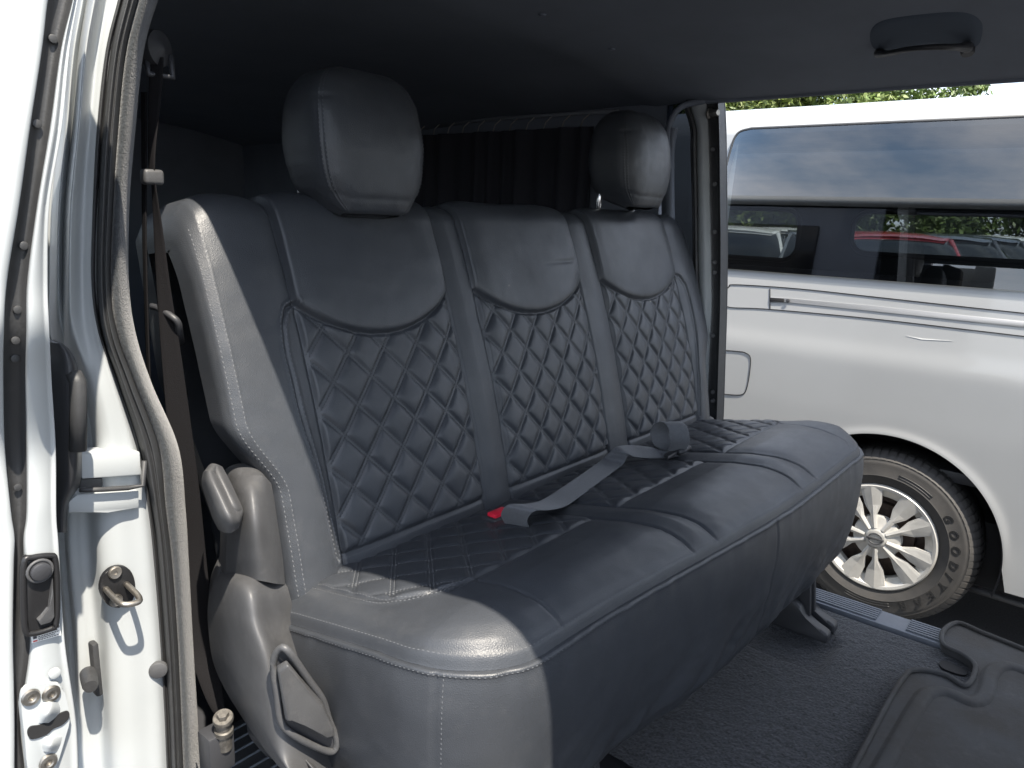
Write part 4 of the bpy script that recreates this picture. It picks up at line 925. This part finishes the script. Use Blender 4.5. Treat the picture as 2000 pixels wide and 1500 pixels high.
# side glass: black border, then clear tinted pane
wl = [vat(x, y_) for x, y_ in [(1413, 522), (1408, 470), (1409, 400), (1416, 345), (1427, 300), (1436, 272), (1448, 258), (1470, 252)]]
GXL = lambda z: 2.7565+(z-1.31)*.0935
wo = [(p[1], p[2]) for p in wl]; wo = [(wo[0][0], WB-.002)]+[tuple(q) for q in cr1(np.array(wo), 40)][1:]+[(-.72, WT), (-.72, WB)]
def fillpoly(name, pts, mt, dx, inset=None, parent=None):
    bm = bmesh.new()
    def ring(ps): return [bm.verts.new((GXL(z)+dx, y_, z)) for y_, z in ps]
    a = ring(pts)
    if inset is None:
        ed = [bm.edges.new((a[i], a[(i+1) % len(a)])) for i in range(len(a))]; bmesh.ops.triangle_fill(bm, use_beauty=True, edges=ed)
    else:
        b = ring(inset); n = len(a)
        for i in range(n): bm.faces.new((a[i], a[(i+1) % n], b[(i+1) % n], b[i]))
    return bm_obj(name, bm, mt, parent or van, smooth=False)
c_w = (np.mean([p[0] for p in wo]), np.mean([p[1] for p in wo]))
def inset_poly(pts, d):
    p = np.array(pts); n = len(p); o = []
    for i in range(n):
        t = p[(i+1) % n]-p[i-1]; t /= np.linalg.norm(t)+1e-9; nr = np.array([-t[1], t[0]])
        if (nr*(np.array(c_w)-p[i])).sum() < 0: nr = -nr
        o.append(tuple(p[i]+nr*d))
    return o
wi = inset_poly(wo, .022)
fillpoly('side_glass', wo, 'glass', -.010); fillpoly('glass_border', wo, 'frit', -.007, inset=wi)
tube('glass_gasket', [(GXL(z)-.007, y_, z) for y_, z in wo[:-1]], .006, 'rubber', van, ns=8)
# rail with its cover panel, fuel door, scratches
def vpoly(name, px, mt, dep=.004, bev=.0015, dx=-.004):
    return prism(name, [vat(x, y_)+np.array([dx, 0, 0]) for x, y_ in px], (dep, 0, 0), mt, van, bevel=bev)
def vline(name, px, r, mt, n=40, dx=-.001): return tube(name, [vat(x, y_)+np.array([dx, 0, 0]) for x, y_ in cr1(np.array(px, float), n)], r, mt, van, ns=8)
vline('panel_gap', [(2060, 618), (1900, 601), (1700, 579), (1560, 564), (1440, 556), (1424, 560), (1417, 572), (1417, 590), (1426, 600), (1504, 604), (1700, 622), (1900, 645), (2060, 664)], .0018, 'dark', 90)
vline('panel_gap', [(1504, 563), (1504, 604)], .002, 'dark', 6)
M['rail'] = mat('brushed rail', (.42, .42, .42), .42, metal=.6)
vpoly('rail', [(1505, 580), (1545, 583), (1700, 597), (2060, 634), (2060, 646), (1700, 607), (1545, 591), (1505, 589)], 'rail', .004, .0008, -.003)
vpoly('rail_end', [(1505, 581), (1532, 583), (1532, 590), (1505, 589)], 'dark', .003, .0005, -.005)
disc('rail_screw', vat(1540, 587)+np.array([-.006, 0, 0]), (-1, 0, 0), .008, .003, 'plastic', van, 12)
vline('fuel_door_gap', [(1380, 682), (1440, 686), (1458, 690), (1466, 700), (1464, 730), (1458, 760), (1450, 770), (1430, 771), (1380, 766)], .0019, 'dark', 60)
vpoly('scratch', [(1770, 656), (1800, 661), (1860, 666), (1800, 663)], 'sticker', .0008, 0, -.0012)
# lower edge, mudguard, underbody
box('underbody', (2.90, VY0+.1, .20), (4.2, VY1, .45), 'dark', van)
for k in range(4): tube('underbody_pipe', [(2.86+.07*k, -.3, .18+.03*k), (2.86+.07*k, .4, .2+.03*k)], .012, 'plastic', van)
# interior and far side with its two windows
box('interior_floor', (2.80, VY0, .60), (4.3, VY1, .64), 'plastic_dark', van)
box('interior_rear', (2.84, VY0-.02, .6), (4.3, VY0, 1.95), 'plastic_dark', van); box('interior_front', (2.84, 3.2, .6), (4.3, 3.22, 1.95), 'plastic_dark', van)
mesh('interior_ceiling', [(2.86, VY0, 1.90), (4.3, VY0, 1.90), (4.3, VY1, 1.90), (2.86, VY1, 1.90)], [(0, 1, 2, 3)], 'plastic_dark', van)
FX = 4.33
def fpt(px, py): p = at(px, py, 0, FX); return (p[1], p[2])
w1a, w1b = fpt(1556, 500), fpt(1380, 408); w2a, w2b = fpt(1990, 500), fpt(1672, 404)
holes = [rrect(w1a[0], w1a[0]+1.2, w1a[1]-.03, 1.58, .09), rrect(w2a[0]-.4, w2b[0], w2a[1]-.03, 1.58, .09)]
Y_lo, Y_hi = VY0, VY1
bm = bmesh.new()
def loop(ps):
    v = [bm.verts.new((FX, y_, z)) for y_, z in ps]; return [bm.edges.new((v[i], v[(i+1) % len(v)])) for i in range(len(v))]
E_ = loop([(Y_lo, .6), (Y_hi, .6), (Y_hi, 1.93), (Y_lo, 1.93)])
for h in holes: E_ += loop(h)
bmesh.ops.triangle_fill(bm, use_beauty=True, edges=E_)
bm_obj('far_side', bm, 'plastic_dark', van, smooth=False)
for h in holes:
    tube('far_window_frame', [(FX-.008, y_, z) for y_, z in h], .014, 'plastic_dark', van, ns=8, closed=True)
    mesh('far_glass', [(FX+.01, y_, z) for y_, z in h], [tuple(range(len(h)))], 'glass_own' if False else 'glass', van, smooth=False)

# wheel
WX = 2.752
wc = np.array([WX, HY, HZ])
TR = .338
wheel = lathe('tyre', [(.205, .02), (.212, -.006), (.225, -.014), (.245, -.020), (.248, -.0215), (.251, -.020), (.275, -.019), (.290, -.015), (.296, -.0155), (.300, -.013), (.304, -.0115), (.308, -.012), (.312, -.008), (.322, .004), (.330, .018), (TR, .035), (TR, .16), (.325, .18), (.25, .19)], wc, (1, 0, 0), 'tyre', van, 120)
# shoulder tread blocks
Vb, Fb = [], []
nb = 72
for k in range(nb):
    a0_, a1_ = 2*math.pi*k/nb, 2*math.pi*(k+.72)/nb
    pr = [(.309, -.0125), (.326, .006), (.338, .024), (.3425, .045), (.3425, .075), (.330, .075), (.318, .02)]
    o = len(Vb)
    for a in (a0_, a1_):
        for r, h in pr: Vb.append(wc+np.array([h, r*math.cos(a), r*math.sin(a)]))
    n = len(pr)
    Fb += [tuple(o+q for q in range(n)), tuple(o+n+q for q in range(n))[::-1]]+[(o+q, o+n+q, o+n+(q+1) % n, o+(q+1) % n) for q in range(n)]
tb = mesh('tread_blocks', Vb, Fb, 'tyre', wheel, smooth=False); tb['kind'] = 'stuff'
# raised lettering
fc = bpy.data.curves.new('txt', 'FONT')
def letter(ch, ang, r, size, mt, parent, name='lettering'):
    cu = bpy.data.curves.new('glyph', 'FONT'); cu.body = ch; cu.size = size; cu.align_x = 'CENTER'; cu.align_y = 'CENTER'; cu.extrude = .0012; cu.offset = .0012; cu.shear = .15
    ob = bpy.data.objects.new('glyph', cu); COL.objects.link(ob); dg = bpy.context.evaluated_depsgraph_get(); me = bpy.data.meshes.new_from_object(ob.evaluated_get(dg)); bpy.data.objects.remove(ob)
    # wheel plane as seen from -X: right = -Y, up = Z
    rad = np.array([0, -math.cos(ang), math.sin(ang)]); tan_ = np.array([0, -math.sin(ang), -math.cos(ang)])   # text direction (clockwise), top outward
    for v in me.vertices:
        x, y_, z = v.co; p = wc+np.array([-.0200, 0, 0])+rad*(r+y_)+tan_*x+np.array([-z, 0, 0]); v.co = Vector(p)
    me.name = name; me.materials.clear(); return link(name, me, mt, parent)
for ch, a in zip('GOOD/YEAR', (33, 20.5, 8, -4.5, -14, -24, -36, -48, -61)): letter(ch, math.radians(a), .266, .040, 'letter', wheel)
for a0_, a1_ in ((52, 80), (-72, -108), (150, 175)):
    for r in (.258, .268): tube('sidewall_rib', [wc+np.array([-.0195, -r*math.cos(math.radians(a)), r*math.sin(math.radians(a))]) for a in np.linspace(a0_, a1_, 20)], .0016, 'letter', wheel, ns=6)
for ch, a in zip('RADIAL', (-122, -131, -139, -147, -154, -163)): pass
# hubcap: rim ring, ten spokes, centre
cap = lathe('hubcap', [(.212, .004), (.210, -.010), (.204, -.016), (.194, -.0145), (.186, -.005), (.164, .004), (.160, .022)], wc, (1, 0, 0), 'silver', van, 96)
lathe('brake_disc', [(.0001, .05), (.12, .05), (.125, .07), (.19, .075), (.19, .09)], wc, (1, 0, 0), 'brake', cap, 48)
for k in range(5):
    a = 2*math.pi*k/5+.35; tube('wheel_bolt', [wc+np.array([.05, .057*math.cos(a), .057*math.sin(a)]), wc+np.array([.02, .057*math.cos(a), .057*math.sin(a)])], .009, 'steel', cap, ns=6)
for k in range(5):
    a = 2*math.pi*k/5; tube('vent_arc', [wc+np.array([.068, .10*math.cos(a+q), .10*math.sin(a+q)]) for q in np.linspace(0, .5, 8)], .008, 'brake', cap, ns=6)  # short curved tubes in the brake material
spk = None
def spoke_mesh():
    # local: u radial, v tangential, h out of the wheel (towards -X)
    st = [(.040, .0085, .021), (.092, .0105, .0165), (.130, .0290, .0125), (.201, .0405, .0135)]
    V, Fc = [], []
    for u, hw, h in st:
        for v, dh in ((-hw, -.012), (-hw, -.002), (-hw*.72, 0), (0, .0035), (hw*.72, 0), (hw, -.002), (hw, -.012)): V.append((u, v, h+dh))
    n = 7
    for i in range(len(st)-1):
        for j in range(n-1): Fc.append((i*n+j, i*n+j+1, (i+1)*n+j+1, (i+1)*n+j))
    return V, Fc
V, Fc = spoke_mesh()
for k in range(10):
    a = math.radians(36*k+9+ (3.5 if k % 2 else -3.5)); rad = np.array([0, math.cos(a), math.sin(a)]); tan_ = np.array([0, -math.sin(a), math.cos(a)])
    o = mesh('spoke', [wc+rad*u+tan_*v+np.array([-h, 0, 0]) for u, v, h in V], Fc, 'silver', cap, smooth=False)
lathe('hub_centre', [(.0001, -.024), (.030, -.0245), (.034, -.023), (.038, -.019), (.070, -.012), (.084, -.006), (.088, .012)], wc, (1, 0, 0), 'silver', cap, 48)
tube('emblem_ring', [wc+np.array([-.0255, .024*math.cos(a), .021*math.sin(a)]) for a in np.linspace(0, 2*math.pi, 32, endpoint=False)], .0028, 'plastic', cap, closed=True)
box('emblem_bar', wc+np.array([-.029, -.031, -.0045]), wc+np.array([-.0245, .031, .0045]), 'plastic', cap, bevel=.001)

# ------------------------------------------------------------------ cars beyond the van
def car(x, y, rz, paint, label, h=1.45):
    c = thing('parked_car', (x, y, 0), label, 'car', 'cars parked beyond the white van'); ca, sa = math.cos(rz), math.sin(rz)
    def T(l, w_, z): return (x+l*ca-w_*sa, y+l*sa+w_*ca, z)
    # stations along the length, nose at negative l
    def loftc(name, st, mt):
        prof_ = []
        for l, hw, zb, zt_, tw in st:
            ring = [(-hw*.92, zb), (-hw, zb+(zt_-zb)*.25), (-hw, zb+(zt_-zb)*.7), (-tw, zt_-.02), (-tw*.6, zt_), (0, zt_+.01), (tw*.6, zt_), (tw, zt_-.02), (hw, zb+(zt_-zb)*.7), (hw, zb+(zt_-zb)*.25), (hw*.92, zb)]
            prof_.append([T(l, w_, z) for w_, z in ring])
        P_ = cr1(np.array(prof_), 40); Fc_ = [tuple(f) for f in gfaces(40, 11)]+[tuple(range(11)), tuple(39*11+q for q in range(11))[::-1]]
        return mesh(name, P_.reshape(-1, 3), Fc_, mt, c)
    loftc('body', [(-2.15, .60, .32, .62, .50), (-2.05, .76, .22, .72, .62), (-1.7, .84, .2, .84, .72), (-1.0, .86, .2, .94, .78), (0, .86, .2, .96, .80), (1.4, .86, .22, .98, .78), (2.0, .80, .28, .98, .70), (2.15, .66, .34, .90, .6)], paint)
    loftc('glasshouse', [(-1.05, .72, .88, .95, .66), (-.4, .74, .90, h-.07, .56), (.1, .75, .9, h-.03, .56), (.9, .74, .9, h-.04, .55), (1.5, .72, .9, h-.22, .54), (1.95, .66, .88, .98, .6)], 'carglass')
    loftc('roof', [(-.42, .50, h-.10, h-.05, .46), (-.2, .58, h-.08, h-.015, .52), (.2, .6, h-.06, h, .54), (.9, .58, h-.08, h-.02, .52), (1.3, .5, h-.14, h-.10, .46)], paint)
    for s_ in (-1, 1):
        for (l0, l1) in ((-1.02, -.35), (1.95, 1.25)): tube('roof_pillar', [T(l0, s_*.70, .93), T(l1, s_*.565, h-.07)], .03, paint, c, ns=6)
        bmh = [T(-2.1, s_*.46, .60), T(-1.98, s_*.72, .64), T(-1.94, s_*.75, .74), T(-2.06, s_*.5, .70)]
        prism('headlight', bmh, (-.03*ca, -.03*sa, .02), 'lamp', c, bevel=.005)
        box('mirror', np.array(T(-.75, s_*.95, .98))-np.array([.07, .07, .05]), np.array(T(-.75, s_*.95, .98))+np.array([.07, .07, .06]), paint, c, bevel=.03)
        for l in (-1.35, 1.3): lathe('wheel', [(.0001, -.02), (.2, -.02), (.22, 0), (.31, 0), (.32, .03), (.32, .2)], T(l, s_*.87, .32), (sa*s_, -ca*s_, 0), 'tyre', c, 24)
    prism('grille', [T(-2.16, -.4, .42), T(-2.16, .4, .42), T(-2.13, .36, .58), T(-2.13, -.36, .58)], (-.01*ca, -.01*sa, 0), 'dark', c, bevel=.002)
def carpos(px, X_): return at(px, 450, 0, X_)[1]
for px, X_, rz, pt, lb in ((1430, 9.2, .35, 'car_white', 'white car farthest left beyond the van, seen through its windows'), (1530, 10.2, .35, 'car_white', 'white car second from the left beyond the van'),
                       (1640, 9.6, .35, 'car_grey', 'grey car between the white cars and the red one beyond the van'), (1740, 9.4, .35, 'car_red', 'red car seen through the windows of the white van'),
                       (1820, 9.7, .35, 'car_black', 'black car directly right of the red car beyond the van'), (1880, 10.6, .35, 'car_black', 'black car beside the rightmost white car beyond the van'), (1950, 11.2, .35, 'car_white', 'white car farthest right beyond the van')):
    car(X_, carpos(px, X_), rz, pt, lb)

# ------------------------------------------------------------------ trees behind
def tree(x, y, h, rad, seed, mt, label):
    r = np.random.default_rng(seed); t = thing('tree', (x, y, 0), label, 'tree', 'trees behind the car park')
    tr = tube('trunk', [(x, y, 0), (x+.1, y, h*.3), (x-.05, y+.1, h*.6)], [.22, .17, .10], 'bark', t)
    for k in range(6):
        a = r.random()*6.28; tube('limb', [(x, y, h*(.3+.05*k)), (x+.5*rad*math.cos(a), y+.5*rad*math.sin(a), h*(.5+.05*k)), (x+.8*rad*math.cos(a), y+.8*rad*math.sin(a), h*(.58+.06*k))], [.08, .05, .02], 'bark', tr, ns=6)
    nc_ = 60; cc = []
    for k in range(nc_):
        v = r.normal(size=3); v /= np.linalg.norm(v); q = r.random()**.4; cc.append(np.array([x, y, h*.52])+v*q*np.array([rad, rad, h*.46]))
    cc = np.array(cc); n = 30000; ci = r.integers(0, nc_, n); v = r.normal(size=(n, 3)); v /= np.linalg.norm(v, axis=1, keepdims=True)
    p = cc[ci]+v*(r.random((n, 1))**.5)*np.array([.75, .75, .55])*(rad/2.6)
    a = r.normal(size=(n, 3)); a /= np.linalg.norm(a, axis=1, keepdims=True); b = np.cross(a, r.normal(size=(n, 3))); b /= np.linalg.norm(b, axis=1, keepdims=True)
    s_ = (.035+.04*r.random((n, 1))); V = np.stack([p-a*s_*1.4, p+b*s_*.6, p+a*s_*1.4, p-b*s_*.6], 1).reshape(-1, 3)
    mesh('crown', V, np.arange(4*n).reshape(-1, 4), mt, t, smooth=False)
tl = ['leafy green tree behind the parked van, nearest the far pillar', 'yellow green tree behind the parked van, second from the far pillar', 'green tree behind the parked van, third from the far pillar', 'green tree right of the middle above the parked van roof', 'small isolated tree top peeking over the van roof near the right edge', 'tree farthest right behind the parked cars']
for k, (px, X_, py) in enumerate(((1330, 17, 90), (1450, 18, 100), (1580, 17.5, 95), (1735, 18, 105), (1892, 26, 162), (2180, 22, 190))):
    p = at(px, py, 0, X_); tree(p[0], p[1], p[2]+(.15 if k != 4 else .05), 2.6 if k != 4 else 1.1, 100+k, 'leaf2' if k % 2 == 0 else 'leaf', tl[k])
